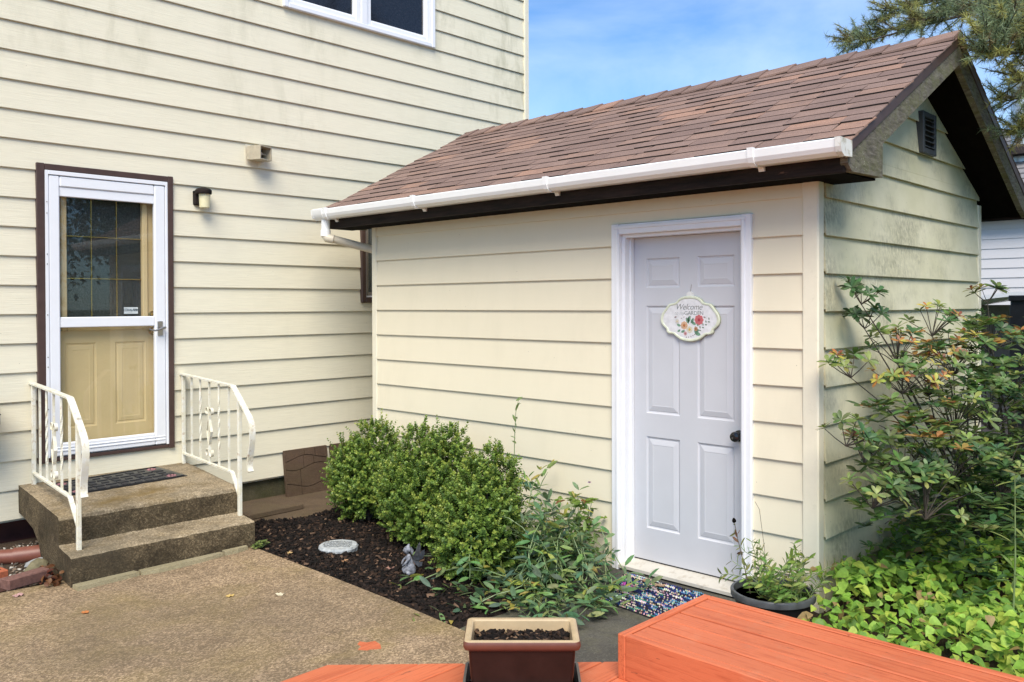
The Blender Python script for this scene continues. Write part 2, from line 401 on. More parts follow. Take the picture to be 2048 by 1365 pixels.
M_riser = concrete_mat('grimy_step_concrete', (0.115, 0.085, 0.050), (0.19, 0.145, 0.085), (0.045, 0.036, 0.015), 0.9, 1.4, 0.9)
M_apron = concrete_mat('apron_concrete', (0.085, 0.08, 0.068), (0.14, 0.13, 0.11), (0.17, 0.16, 0.085), 0.5, 0.5, 0.4)
M_patch = concrete_mat('cement_patch', (0.34, 0.29, 0.17), (0.42, 0.36, 0.23), (0.2, 0.17, 0.07), 0.3, 0.3, 0.15)
M_paver = concrete_mat('paver', (0.095, 0.060, 0.040), (0.135, 0.088, 0.060), (0.10, 0.085, 0.04), 0.3, 0.25, 0.2)
M_slab = concrete_mat('stone_slab', (0.115, 0.080, 0.052), (0.17, 0.12, 0.078), (0.12, 0.10, 0.04), 0.4, 0.25, 0.3)
M_found = concrete_mat('foundation', (0.10, 0.09, 0.05), (0.15, 0.13, 0.08), (0.06, 0.07, 0.015), 0.8, 0.3, 0.5)
M_foundred = simple('painted_foundation', (0.16, 0.055, 0.04), 0.8, nscale=9, namp=0.3, bump=0.3)
def soil_mat(name, c1, c2, sc_=60):
    g = Gr(name); n = g.noise(g.pos, sc_, 8, 0.75); n2 = g.noise(g.pos, 5, 4, 0.6)
    cc = g.mix(g.ramp(n, (0.35, 0), (0.68, 1)), c1, c2)
    cc = g.mix(g.math('MULTIPLY', g.ramp(n2, (0.4, 0), (0.65, 1)), 0.4), cc, tuple(x * 0.5 for x in c1))
    return g.done(cc, 0.95, g.bump(n, 0.9, 0.015), spec=0.15)
M_mulch = soil_mat('mulch_soil', (0.012, 0.009, 0.008), (0.050, 0.035, 0.028))
M_soil = soil_mat('bare_soil', (0.055, 0.038, 0.026), (0.12, 0.085, 0.06))
M_lawn = soil_mat('lawn_ground', (0.030, 0.052, 0.014), (0.075, 0.11, 0.03), 25)
M_potsoil = soil_mat('pot_soil', (0.02, 0.013, 0.009), (0.09, 0.055, 0.035), 90)
def attr_mat(name, rough=0.6, transl=0.0, spec=0.35, nv=0.25, nscale=40):
    g = Gr(name); c = g.attr('Col'); n = g.noise(g.pos, nscale, 3, 0.6)
    cc = g.mix(g.ramp(n, (0.3, 0), (0.7, 1)), g.hsv(c, 0.5, 1.0, 1 - nv), g.hsv(c, 0.5, 1.0, 1 + nv))
    return g.done(cc, rough, None, spec=spec, transl=transl)
M_leaf = attr_mat('leaf', 0.42, 0.22, 0.45)
M_leafsoft = attr_mat('soft_leaf', 0.5, 0.35, 0.35)
M_chip = attr_mat('wood_chip', 0.9, 0, 0.15)
M_bark = simple('bark', (0.075, 0.058, 0.045), 0.9, nscale=40, namp=0.4, bump=0.5)
M_twig = simple('twig', (0.10, 0.075, 0.05), 0.85, nscale=60, namp=0.3)
M_stem = simple('green_stem', (0.16, 0.22, 0.08), 0.5, nscale=20, namp=0.2)
def deck_mat(along):
    g = Gr('orange_deck_stain'); c = (0.60, 0.158, 0.068)
    gg = g.noise(g.scale(g.pos, *((3, 70, 70) if along == 'x' else (70, 3, 70))), 1.0, 6, 0.65, 0.6)
    t = g.mix(g.rand, tuple(x * 0.9 for x in c), tuple(min(1, x * 1.06) for x in c))
    cc = g.mix(g.math('MULTIPLY', g.ramp(gg, (0.40, 1), (0.50, 0)), 0.5), t, (0.36, 0.065, 0.025))
    wr = g.ramp(g.noise(g.pos, 6, 6, 0.7), (0.55, 0), (0.72, 1))
    cc = g.mix(g.math('MULTIPLY', wr, 0.45), cc, (0.66, 0.25, 0.13))
    kn = g.ramp(g.voro(g.scale(g.pos, *((0.45, 1, 1) if along == 'x' else (1, 0.45, 1))), 3.2), (0.035, 1), (0.075, 0))
    cc = g.mix(g.math('MULTIPLY', kn, 0.6), cc, (0.22, 0.045, 0.02))
    dr = g.ramp(g.noise(g.pos, 3.0, 7, 0.72), (0.54, 0), (0.70, 1))
    cc = g.mix(g.math('MULTIPLY', dr, 0.40), cc, (0.34, 0.075, 0.034))
    chip = g.ramp(g.noise(g.scale(g.pos, *((6, 40, 40) if along == 'x' else (40, 6, 40))), 1.0, 4, 0.7), (0.66, 0), (0.70, 1))
    cc = g.mix(g.math('MULTIPLY', chip, 0.7), cc, (0.10, 0.04, 0.025))
    return g.done(cc, 0.55, g.bump(gg, 0.35, 0.004), spec=0.3)
M_deck = deck_mat('x'); M_decky = deck_mat('y')
def rail_mat():
    g = Gr('rusty_white_paint')
    n = g.noise(g.pos, 16, 6, 0.7)
    cc = g.mix(g.ramp(n, (0.35, 0), (0.6, 1)), (0.80, 0.79, 0.72), (0.74, 0.70, 0.54))
    rs = g.ramp(g.noise(g.pos, 28, 6, 0.7), (0.54, 0), (0.72, 1))
    cc = g.mix(g.math('MULTIPLY', rs, 0.7), cc, (0.36, 0.19, 0.07))
    return g.done(cc, 0.45, g.bump(n, 0.15, 0.003), spec=0.4)
M_rail = rail_mat()
# ---------------------------------------------------------------- setting: ground, patio, beds
def sheet(name, poly, z, mat, thick=None):
    m = MB(); m.prism(poly, 'z', z - (thick or 0.02), z); return m.build(name, mat, kind='structure')
def grid_sheet(name, x0, x1, y0, y1, nx, ny, hf, mat):
    xs = np.linspace(x0, x1, nx); ys = np.linspace(y0, y1, ny); V = []; F = []
    for j in range(ny):
        for i in range(nx): V.append((xs[i], ys[j], hf(xs[i], ys[j])))
    for j in range(ny - 1):
        for i in range(nx - 1): a = j * nx + i; F.append((a, a + 1, a + nx + 1, a + nx))
    o = fast_mesh(name, V, F, mat=mat, kind='structure')
    o.data.polygons.foreach_set('use_smooth', [True] * len(F)); return o
def sn(x, y): return math.sin(x * 7.1 + 1.3) * math.sin(y * 6.3 + x) * 0.5 + math.sin(x * 17 + y * 13) * 0.25 + math.sin(y * 23 - x * 9) * 0.25
m = MB(); m.box(-400, 400, -400, 400, -0.5, -0.08); m.build('ground', M_lawn, kind='structure')
patio = sheet('patio', [(-7, 5.42), (1.2, 5.43), (2.2, 5.36), (2.94, 5.22), (2.935, 4.4), (2.92, 3.66), (2.89, 3.10), (2.86, 1.2), (-7, 1.2)], 0.08, M_patio, 0.16)
apron = sheet('apron', [(2.80, 3.24), (3.25, 3.30), (3.7, 3.42), (4.42, 3.40), (4.42, 2.0), (3.9, 1.9), (2.80, 1.6)], 0.022, M_apron, 0.12)
def mulch_h(x, y):
    h = 0.066 - 0.022 * max(0, (x - 2.93)) + 0.010 * sn(x * 2, y * 2) + 0.006 * sn(x * 7, y * 8)
    edge = min(1, max(0, (y - (3.22 + 0.05 * math.sin(x * 9) + 0.08 * (x - 2.9))) / 0.10)); h = -0.02 + (h + 0.02) * edge
    back = min(1, max(0, (5.92 - y + 0.05 * math.sin(x * 8)) / 0.10)); h = 0.0 + (h - 0.0) * back
    if x < 2.96: h = min(h, 0.07)
    return h
mulch = grid_sheet('mulch_bed', 2.90, 4.42, 3.05, 6.05, 70, 130, mulch_h, M_mulch)
sheet('path', [(2.9, 5.80), (7.4, 5.80), (7.4, 6.72), (1.9, 6.72), (1.9, 6.0)], 0.032, M_slab, 0.1)
sheet('gravel_ground', [(-7, 5.35), (2.3, 5.30), (2.3, 6.72), (-7, 6.72)], 0.035, M_soil, 0.1)
def bed_h(x, y): return 0.05 + 0.05 * sn(x * 0.9, y * 0.9) + 0.03 * max(0, (x - 3.5) * 0.5)
grid_sheet('garden_bed', 3.45, 9.5, -2.5, 2.06, 60, 50, bed_h, M_soil)

# ---------------------------------------------------------------- siding boards
def lap_piece(mb, P, z0, z1, zlo, zhi, a, lip):
    """P(a,o,z)->world; a = (a0_low, a1_low, a0_high, a1_high)"""
    def oo(z): return lip + (0.004 - lip) * (z - z0) / (z1 - z0)
    zt = zhi + (0.012 if zhi >= z1 - 1e-6 else 0)
    ucut = 0.012 if zlo <= z0 + 1e-6 else 0.0
    prof = [(-0.004, zlo + ucut), (oo(zlo) - 0.006, zlo + ucut), (oo(zlo) - 0.005, zlo), (oo(zlo) - 0.001, zlo), (oo(zlo), zlo + 0.003), (oo(zhi), zhi), (0.004 if zt > zhi else oo(zhi) - 0.002, zt), (-0.004, zt)]
    def lerp(lo, hi, z): 
        t = (z - zlo) / max(1e-6, zhi - zlo); return lo + (hi - lo) * t
    n = len(prof)
    v = [P(lerp(a[0], a[2], z), o, z) for o, z in prof] + [P(lerp(a[1], a[3], z), o, z) for o, z in prof]
    f = [tuple(range(n)), tuple(range(2 * n - 1, n - 1, -1))] + [(i, i + n, (i + 1) % n + n, (i + 1) % n) for i in range(n)]
    mb.add(v, f)
def lap_wall(parent, P, mat, rows, a0, a1, opens, lip, name='siding_board'):
    for z0, z1 in rows:
        segs = [[(a0, a1, z0, z1)]]
        full = [o for o in opens if o[2] <= z0 + 1e-6 and o[3] >= z1 - 1e-6]
        part = [o for o in opens if o not in full and o[3] > z0 + 1e-6 and o[2] < z1 - 1e-6]
        cuts = sorted((o[0], o[1]) for o in full)
        spans = []; c = a0
        for s, e in cuts:
            if s > c: spans.append((c, s))
            c = max(c, e)
        if c < a1: spans.append((c, a1))
        for s, e in spans:
            mb = MB(); pcs = []; c = s
            for o in sorted(part):
                if o[1] <= s or o[0] >= e: continue
                if o[0] > c: pcs.append((c, o[0], z0, z1))
                lo, hi = max(s, o[0]), min(e, o[1])
                if o[3] < z1: pcs.append((lo, hi, max(z0, o[3]), z1))
                if o[2] > z0: pcs.append((lo, hi, z0, min(z1, o[2])))
                c = hi
            if c < e: pcs.append((c, e, z0, z1))
            for (l, h, zl, zh) in pcs: lap_piece(mb, P, z0, z1, zl, zh, (l, h, l, h), lip)
            if pcs: mb.build(name, mat, parent)

# ---------------------------------------------------------------- the house
HW = 6.65
house = thing('house', 'two-storey house clad in cream wood-grain lap siding behind the concrete steps', 'house', (2.5, HW + 0.2, 0.0))
D_OPEN = (2.085, 3.045, 0.575, 2.685); U_OPEN = (4.05, 5.765, 4.27, 5.55); W_OPEN = (4.86, 5.80, 1.71, 2.70)
m = MB()   # wall behind the boards, with openings, and the side wall
xs = [-7, 2.085, 3.045, 4.05, 4.86, 5.765, 5.80, 7.13]; zs = [0.19, 0.575, 1.71, 2.685, 2.70, 4.27, 5.55, 6.1]
for i in range(len(xs) - 1):
    for j in range(len(zs) - 1):
        cx, cz = (xs[i] + xs[i + 1]) / 2, (zs[j] + zs[j + 1]) / 2
        if any(o[0] < cx < o[1] and o[2] < cz < o[3] for o in (D_OPEN, U_OPEN, W_OPEN)): continue
        m.box(xs[i], xs[i + 1], HW + 0.006, HW + 0.15, zs[j], zs[j + 1])
m.box(6.98, 7.13, HW + 0.15, 15, 0.19, 6.1); m.box(-7, 7.13, 14.9, 15, 0.19, 6.1); m.box(-7, -6.9, HW + .15, 15, .19, 6.1)
m.build('wall', M_cream_trim, house)
P_house = lambda a, o, z: (a, HW - o, z)
rows = [(0.2065 + 0.2028 * k, 0.2065 + 0.2028 * (k + 1)) for k in range(29)]
lap_wall(house, P_house, M_house, rows, -7, 7.115, [D_OPEN, U_OPEN, W_OPEN], 0.020)
m = MB(); m.cbox(7.10, 7.17, HW - 0.03, HW + 0.06, 0.19, 6.09, 0.006); m.build('corner_post', M_cream_trim, house)
m = MB(); m.box(3.2, 7.12, HW + 0.03, HW + 0.25, -0.08, 0.2); m.build('foundation', M_found, house)
m = MB(); m.box(-7, 1.62, HW + 0.03, HW + 0.25, -0.08, 0.2); m.box(2.3, 3.2, HW + 0.03, HW + 0.25, -0.08, 0.2); m.box(1.62, 2.3, HW + 0.2, HW + 0.25, -0.08, 0.2)
m.build('painted_foundation', M_foundred, house)
# roof of the house (above the frame)
m = MB(); m.prism([(HW - 0.12, 6.02), (HW - 0.12, 6.16), (10.9, 8.3), (15.4, 6.1), (15.4, 5.98), (10.9, 8.16)], 'x', -7.4, 7.35)
m.build('roof', M_roof_dark, house)
m = MB(); m.box(-7.4, 7.35, HW - 0.16, HW - 0.123, 5.98, 6.16); m.build('fascia', M_whitevinyl, house)

def frame_rect(mb, x0, x1, z0, z1, wd, y0, y1, c=0.004, sill=True):
    mb.cbox(x0, x0 + wd, y0, y1, z0, z1, c); mb.cbox(x1 - wd, x1, y0, y1, z0, z1, c)
    mb.cbox(x0 + wd, x1 - wd, y0 + 0.0015, y1, z1 - wd, z1, c)
    if sill: mb.cbox(x0 + wd, x1 - wd, y0 + 0.0015, y1, z0, z0 + wd, c)
# upper double window
win = MB(); frame_rect(win, 4.045, 5.77, 4.265, 5.54, 0.045, HW - 0.045, HW + 0.05, 0.006)
win = win.build('window', M_whitevinyl, house, label='white vinyl double window in the upper wall')
m = MB(); m.cbox(4.865, 4.935, HW - 0.038, HW + 0.05, 4.31, 5.495, 0.005); m.build('mullion', M_whitevinyl, win)
for a, b in ((4.092, 4.863), (4.937, 5.723)):
    s = MB(); frame_rect(s, a, b, 4.312, 5.493, 0.05, HW - 0.022, HW + 0.045, 0.006); s.build('sash', M_whitevinyl, win)
    s = MB(); frame_rect(s, a + 0.05, b - 0.05, 4.362, 5.443, 0.014, HW + 0.0, HW + 0.045, 0.003); s.build('glazing_bead', M_whitevinyl, win)
    s = MB(); s.box(a + 0.06, b - 0.06, HW + 0.022, HW + 0.03, 4.372, 5.435); s.build('pane', M_pane, win)
# brown framed lower window, half hidden by the shed
win = MB(); frame_rect(win, 4.855, 5.805, 1.705, 2.705, 0.05, HW - 0.04, HW + 0.05, 0.005)
win = win.build('window', M_brown, house, label='brown framed window half hidden behind the shed corner')
s = MB(); frame_rect(s, 4.906, 5.754, 1.756, 2.654, 0.014, HW - 0.02, HW + 0.04, 0.003); s.build('screen_frame', M_whitevinyl, win)
s = MB(); frame_rect(s, 4.921, 5.739, 1.771, 2.639, 0.035, HW - 0.005, HW + 0.04, 0.003); s.build('sash', simple('taupe_sash', (0.24, 0.21, 0.18), 0.5), win)
s = MB(); s.box(4.955, 5.705, HW + 0.02, HW + 0.028, 1.805, 2.605); s.build('pane', M_glass, win)
s = MB()
pts = [(4.955 + 0.75 * i / 60, HW + 0.075 + 0.014 * math.sin(i * 1.15)) for i in range(61)]
s.prism(pts + [(p[0], p[1] + 0.004) for p in reversed(pts)], 'z', 1.76, 2.64); s.build('curtain', simple('grey_curtain', (0.10, 0.12, 0.13), 0.9), win)
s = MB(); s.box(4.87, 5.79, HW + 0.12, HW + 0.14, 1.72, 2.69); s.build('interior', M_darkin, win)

# brown door trim
t = MB(); y0 = HW - 0.036
t.cbox(2.072, 2.126, y0, HW + 0.06, 0.57, 2.692, 0.004); t.cbox(3.012, 3.056, y0, HW + 0.06, 0.57, 2.692, 0.004)
t.cbox(2.126, 3.012, y0 + 0.002, HW + 0.06, 2.646, 2.69, 0.004)
t.build('door_trim', M_brown, house, label='dark brown metal trim around the entry door')
m = MB(); m.cbox(2.09, 3.04, HW - 0.028, HW + 0.14, 0.574, 0.602, 0.004); m.build('door_sill', M_brown, house)
# storm door
sd = MB(); y0 = HW - 0.030; y1 = HW + 0.012
sd.cbox(2.127, 2.150, HW - 0.034, y1, 0.603, 2.645, 0.002); sd.cbox(2.152, 2.226, y0, y1, 0.606, 2.612, 0.008)
sd.cbox(2.908, 2.992, y0, y1, 0.606, 2.612, 0.008); sd.cbox(2.994, 3.011, HW - 0.034, y1, 0.603, 2.645, 0.002)
sd.cbox(2.150, 2.994, HW - 0.034, y1, 2.616, 2.645, 0.002)
sd.cbox(2.226, 2.908, y0 + 0.0015, y1, 2.535, 2.612, 0.008); sd.cbox(2.226, 2.908, y0 + 0.0015, y1, 0.606, 0.70, 0.008)
sd = sd.build('storm_door', M_whitevinyl, house, label='white aluminium storm door with two glass panes')
m = MB(); m.cbox(2.227, 2.907, y0 + 0.008, y1, 1.527, 1.602, 0.005); m.build('mid_rail', M_whitevinyl, sd)
m = MB(); m.cbox(2.226, 2.908, y0 + 0.010, y1, 2.468, 2.533, 0.004); m.box(2.226, 2.908, y0 + 0.014, y1, 2.495, 2.500); m.build('screen_cassette', M_whitevinyl, sd)
m = MB(); m.cbox(2.16, 2.985, y0 - 0.004, y1, 0.640, 0.652, 0.003); m.cbox(2.16, 2.985, y0 - 0.004, y1, 0.664, 0.672, 0.003); m.build('kick_moulding', M_whitevinyl, sd)
m = MB(); m.box(2.152, 2.99, y0 + 0.004, y1 - 0.01, 0.585, 0.606); m.build('sweep', M_black, sd)
m = MB(); m.box(2.226, 2.908, HW - 0.012, HW - 0.008, 1.602, 2.47); m.build('upper_pane', M_glass, sd)
m = MB(); m.box(2.226, 2.908, HW - 0.012, HW - 0.008, 0.70, 1.527); m.build('lower_pane', M_glass, sd)
m = MB(); m.cbox(2.925, 2.966, y0 - 0.008, y0 + 0.002, 1.451, 1.563, 0.003); m.build('handle_plate', M_nickel, sd)
m = MB(); m.tube([(2.962, y0, 1.512), (2.962, y0 - 0.05, 1.512)], 0.009, 10)
m.tube([(2.968, y0 - 0.05, 1.514), (2.945, y0 - 0.054, 1.512), (2.915, y0 - 0.056, 1.500), (2.885, y0 - 0.054, 1.492), (2.860, y0 - 0.05, 1.496), (2.842, y0 - 0.047, 1.508)], [0.009, 0.0095, 0.008, 0.007, 0.006, 0.005], 10)
m.build('handle', M_nickel, sd, True)
for z in (2.42, 2.34, 2.05, 1.98, 1.62, 1.32, 1.25, 0.95): 
    m = MB(); m.lathe([(0.004, 0), (0.004, 0.003)], 8, Matrix.Translation((2.1385, HW - 0.034, z)) @ Matrix.Rotation(R(90), 4, 'X')); m.build('screw', M_nickel, sd)
# entry door behind it
def panel_face(mb, P, a0, a1, z0, z1, panels, prof):
    """door face with raised panels; P(a, depth, z); prof: list of (inset, depth)"""
    As = sorted({a0, a1, *[p[0] for p in panels], *[p[1] for p in panels]}); Zs = sorted({z0, z1, *[p[2] for p in panels], *[p[3] for p in panels]})
    for i in range(len(As) - 1):
        for j in range(len(Zs) - 1):
            ca, cz = (As[i] + As[i + 1]) / 2, (Zs[j] + Zs[j + 1]) / 2
            if any(p[0] < ca < p[1] and p[2] < cz < p[3] for p in panels): continue
            mb.add([P(As[i], 0, Zs[j]), P(As[i + 1], 0, Zs[j]), P(As[i + 1], 0, Zs[j + 1]), P(As[i], 0, Zs[j + 1])], [(0, 1, 2, 3)])
    for (pa, pb, pc, pd) in panels:
        v = []; f = []
        pr = [(0, 0)] + prof
        for ins, d in pr: v += [P(pa + ins, d, pc + ins), P(pb - ins, d, pc + ins), P(pb - ins, d, pd - ins), P(pa + ins, d, pd - ins)]
        for k in range(len(pr) - 1):
            for q in range(4): f.append((4 * k + q, 4 * k + (q + 1) % 4, 4 * k + 4 + (q + 1) % 4, 4 * k + 4 + q))
        e = 4 * (len(pr) - 1); f.append((e, e + 1, e + 2, e + 3)); mb.add(v, f)
ED = HW + 0.062
ed = MB(); ed.box(2.15, 2.255, ED, ED + 0.044, 0.62, 2.60); ed.box(2.89, 2.985, ED, ED + 0.044, 0.62, 2.60)
ed.box(2.255, 2.89, ED, ED + 0.044, 2.535, 2.60); ed.box(2.255, 2.89, ED + 0.020, ED + 0.044, 0.62, 1.50)
PROF = [(0.006, 0.005), (0.016, 0.007), (0.022, 0.003), (0.050, 0.0005), (0.054, 0.002)]
panel_face(ed, lambda a, d, z: (a, ED + d, z), 2.255, 2.89, 0.62, 1.50, [(2.285, 2.505, 0.79, 1.41), (2.642, 2.872, 0.79, 1.41)], PROF)
ed = ed.build('entry_door', M_tan_door, house, label='tan panelled entry door with a nine-light window behind the storm door')
m = MB(); frame_rect(m, 2.256, 2.889, 1.501, 2.534, 0.042, ED - 0.016, ED + 0.04, 0.006); m.build('lite_frame', M_tan_door, ed)
m = MB(); m.box(2.298, 2.847, ED + 0.02, ED + 0.028, 1.543, 2.492); m.build('lite_glass', M_lite, ed)
for x in (2.478, 2.662): m = MB(); m.box(x - 0.0035, x + 0.0035, ED + 0.012, ED + 0.019, 1.543, 2.492); m.build('muntin', M_brass, ed)
for z in (2.195, 1.885): m = MB(); m.box(2.298, 2.847, ED + 0.010, ED + 0.0175, z - 0.0035, z + 0.0035); m.build('muntin', M_brass, ed)
for z, r in ((1.612, 0.022), (1.487, 0.027)):
    m = MB(); m.lathe([(0.03, 0), (0.03, 0.006), (0.013, 0.010), (0.013, 0.03), (r, 0.038), (r * 1.05, 0.052), (r * 0.8, 0.062), (0.004, 0.066)], 20, Matrix.Translation((2.925, ED, z)) @ Matrix.Rotation(R(90), 4, 'X'))
    m.build('knob', M_brass, ed, True)
m = MB(); m.box(2.10, 2.155, HW + 0.06, HW + 0.15, 0.575, 2.68); m.box(2.982, 3.04, HW + 0.06, HW + 0.15, 0.575, 2.68); m.box(2.155, 2.982, HW + 0.062, HW + 0.15, 2.596, 2.68); m.build('door_jamb', M_tan_door, house)
m = MB(); m.box(2.155, 2.982, HW + 0.02, HW + 0.30, 0.575, 0.615); m.build('inner_sill', M_nickel, house)
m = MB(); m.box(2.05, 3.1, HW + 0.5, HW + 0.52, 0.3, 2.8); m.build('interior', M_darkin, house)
def text_mesh(body, size, shear=0.0, extrude=0.0, space=1.0, off=0.0):
    cu = bpy.data.curves.new('t', 'FONT'); cu.body = body; cu.size = size; cu.shear = shear; cu.extrude = extrude; cu.space_character = space; cu.offset = off
    cu.align_x = 'CENTER'; cu.align_y = 'CENTER'; cu.resolution_u = 3
    o = bpy.data.objects.new('t', cu); col.objects.link(o)
    dg = bpy.context.evaluated_depsgraph_get(); me = bpy.data.meshes.new_from_object(o.evaluated_get(dg))
    v = [tuple(p.co) for p in me.vertices]; f = [tuple(p.vertices) for p in me.polygons]
    bpy.data.objects.remove(o); bpy.data.curves.remove(cu); bpy.data.meshes.remove(me); return v, f
m = MB(); m.box(2.713, 2.819, ED + 0.010, ED + 0.0125, 1.621, 1.672); stk = m.build('sticker', simple('sticker_white', (0.70, 0.74, 0.76), 0.5), ed)
v, f = text_mesh('CDI ALARM', 0.026, 0, 0.0003, 0.8, 0.0006); m = MB(); m.add(v, f, Matrix.Translation((2.766, ED + 0.0092, 1.650)) @ Matrix.Rotation(R(90), 4, 'X')); m.build('lettering', simple('sticker_ink', (0.06, 0.10, 0.13), 0.6), ed)

# ---------------------------------------------------------------- the shed
SF, SG, SB, SE = 4.40, 2.01, 7.17, 5.81
shed = thing('shed', 'cream garden shed with brown shingle roof and a pale grey panel door', 'shed', (5.8, 3.9, 0.0))
m = MB()
DO = (2.43, 3.275, 0.03, 2.12)
ysl = [SG + 0.006, DO[0], DO[1], SE - 0.006]; zsl = [0.0, DO[2], DO[3], 2.36]
for i in range(3):
    for j in range(3):
        if i == 1 and j == 1: continue
        m.box(SF + 0.006, SF + 0.10, ysl[i], ysl[i + 1], zsl[j], zsl[j + 1])
m.box(SB - 0.1, SB - 0.006, SG + .006, SE - .006, 0, 2.36)
gp = [(SF + 0.1, 0.0), (SB - 0.1, 0.0), (SB - 0.1, 2.42), (5.80, 3.15), (SF + 0.1, 2.42)]
m.prism(gp, 'y', SG + 0.006, SG + 0.09); m.prism(gp, 'y', SE - 0.09, SE - 0.006)
m.build('wall', M_cream_trim, shed)
rows = [(2.047 + 0.2025 * k, 2.047 + 0.2025 * (k + 1)) for k in range(-10, 2)]
lap_wall(shed, lambda a, o, z: (SF - o, a, z), M_shed, rows, 2.075, 5.775, [(2.375, 3.33, -1, 2.185)], 0.018)
RX, ZU = 5.80, 3.185
SLOPE = 0.530
def under(x): return ZU - SLOPE * abs(x - RX)
for k in range(-10, 7):
    z0 = 2.045 + 0.2025 * k; z1 = z0 + 0.2025
    lo, hi = 4.475, 7.135; zt = min(z1, ZU - 0.012)
    if z0 > ZU - 0.05: break
    def lim(z): d = max(0.0, (ZU + 0.03 - z)) / SLOPE; return max(lo, RX - d), min(hi, RX + d)
    a0, a1 = lim(z0); b0, b1 = lim(zt)
    mb = MB()
    kink = under(lo) + 0.03
    if z0 < kink < zt:
        lap_piece(mb, lambda a, o, z: (a, SG - o, z), z0, z1, z0, kink, (lo, hi, lo, hi), 0.023)
        lap_piece(mb, lambda a, o, z: (a, SG - o, z), z0, z1, kink, zt, (lo, hi, b0, b1), 0.023)
    else: lap_piece(mb, lambda a, o, z: (a, SG - o, z), z0, z1, z0, zt, (a0, a1, b0, b1), 0.023)
    mb.build('siding_board', M_gable, shed)
for k in range(-10, 6):      # far gable facing the house
    z0 = 2.045 + 0.2025 * k; mb = MB(); lim2 = lambda z: (max(4.44, RX - (ZU - z) / SLOPE), min(7.13, RX + (ZU - z) / SLOPE)); zt = min(z0 + 0.2025, ZU - 0.02)
    if z0 > ZU - 0.1: break
    q0 = lim2(z0); q1 = lim2(zt); lap_piece(mb, lambda a, o, z: (a, SE + o, z), z0, z0 + 0.2025, z0, zt, (max(q0[0], q1[0]), min(q0[1], q1[1]), q1[0], q1[1]), 0.017); mb.build('siding_board', M_shed, shed)
for nm, xx in (('corner_post', (SF - 0.022, SF + 0.085)),):
    m = MB(); m.cbox(SF - 0.022, SF + 0.05, SG - 0.022, SG + 0.070, 0.0, 2.34, 0.008); m.build('corner_post', M_cream_trim, shed)
    m = MB(); m.cbox(SF - 0.020, SF + 0.05, SE - 0.04, SE + 0.022, 0.0, 2.34, 0.006); m.build('corner_post', M_cream_trim, shed)
    m = MB(); m.cbox(SB - 0.045, SB + 0.022, SG - 0.022, SG + 0.05, 0.0, 2.42, 0.006); m.build('corner_post', M_cream_trim, shed)
# door casing, jamb, door
cs = MB(); x0 = SF - 0.034
for ya, yb in ((3.277, 3.335), (2.368, 2.430)):
    cs.cbox(x0, SF + 0.02, ya, yb, 0.012, 2.183, 0.004); cs.cbox(x0 - 0.006, SF, ya + 0.004 if ya > 3 else ya + 0.036, ya + 0.022 if ya > 3 else yb - 0.004, 0.015, 2.15, 0.003)
cs.cbox(x0 + 0.002, SF + 0.02, 2.430, 3.277, 2.118, 2.181, 0.004); cs.cbox(x0 - 0.004, SF, 2.40, 3.31, 2.150, 2.170, 0.003)
cs.build('door_casing', M_white, shed, label='white wooden casing around the shed door')
jb = MB(); jb.box(SF + 0.002, SF + 0.11, 3.252, 3.276, 0.06, 2.118); jb.box(SF + 0.002, SF + 0.11, 2.431, 2.452, 0.06, 2.118); jb.box(SF + 0.002, SF + 0.11, 2.452, 3.252, 2.098, 2.117)
jb.cbox(SF + 0.045, SF + 0.078, 3.238, 3.2525, 0.06, 2.10, 0.002); jb.build('door_jamb', M_white, shed)
th = MB(); th.prism([(SF - 0.040, 0.034), (SF - 0.040, 0.052), (SF + 0.11, 0.080), (SF + 0.11, 0.030)], 'y', 2.425, 3.280); th = th.build('threshold', M_sill, shed, label='weathered white door sill of the shed')
DX = SF + 0.080
dr = MB(); dr.box(DX + 0.012, DX + 0.05, 2.455, 3.249, 0.085, 2.096)
pans = [(a, b, c, d) for a, b in ((2.903, 3.148), (2.535, 2.780)) for c, d in ((0.285, 0.858), (1.003, 1.672), (1.784, 1.966))]
panel_face(dr, lambda a, d, z: (DX + d, a, z), 2.455, 3.249, 0.085, 2.096, pans, [(0.006, 0.007), (0.013, 0.009), (0.020, 0.006), (0.048, 0.0), (0.052, 0.001)])
for (ya, yb) in ((2.455, 2.4551), (3.2489, 3.249)): dr.box(DX, DX + 0.013, ya, yb, 0.085, 2.096)
dr = dr.build('shed_door', M_shed_door, shed, label='pale lavender grey six-panel door of the shed')
m = MB(); m.box(DX + 0.006, DX + 0.04, 2.455, 3.249, 0.066, 0.086); m.build('door_sweep', M_black, dr)
m = MB(); m.lathe([(0.033, 0), (0.033, 0.008), (0.013, 0.014), (0.012, 0.034), (0.026, 0.040), (0.030, 0.052), (0.027, 0.064), (0.012, 0.070), (0.010, 0.068)], 24, Matrix.Translation((DX, 2.502, 0.925)) @ Matrix.Rotation(R(-90), 4, 'Y'))
m.build('knob', M_blackmetal, dr, True)
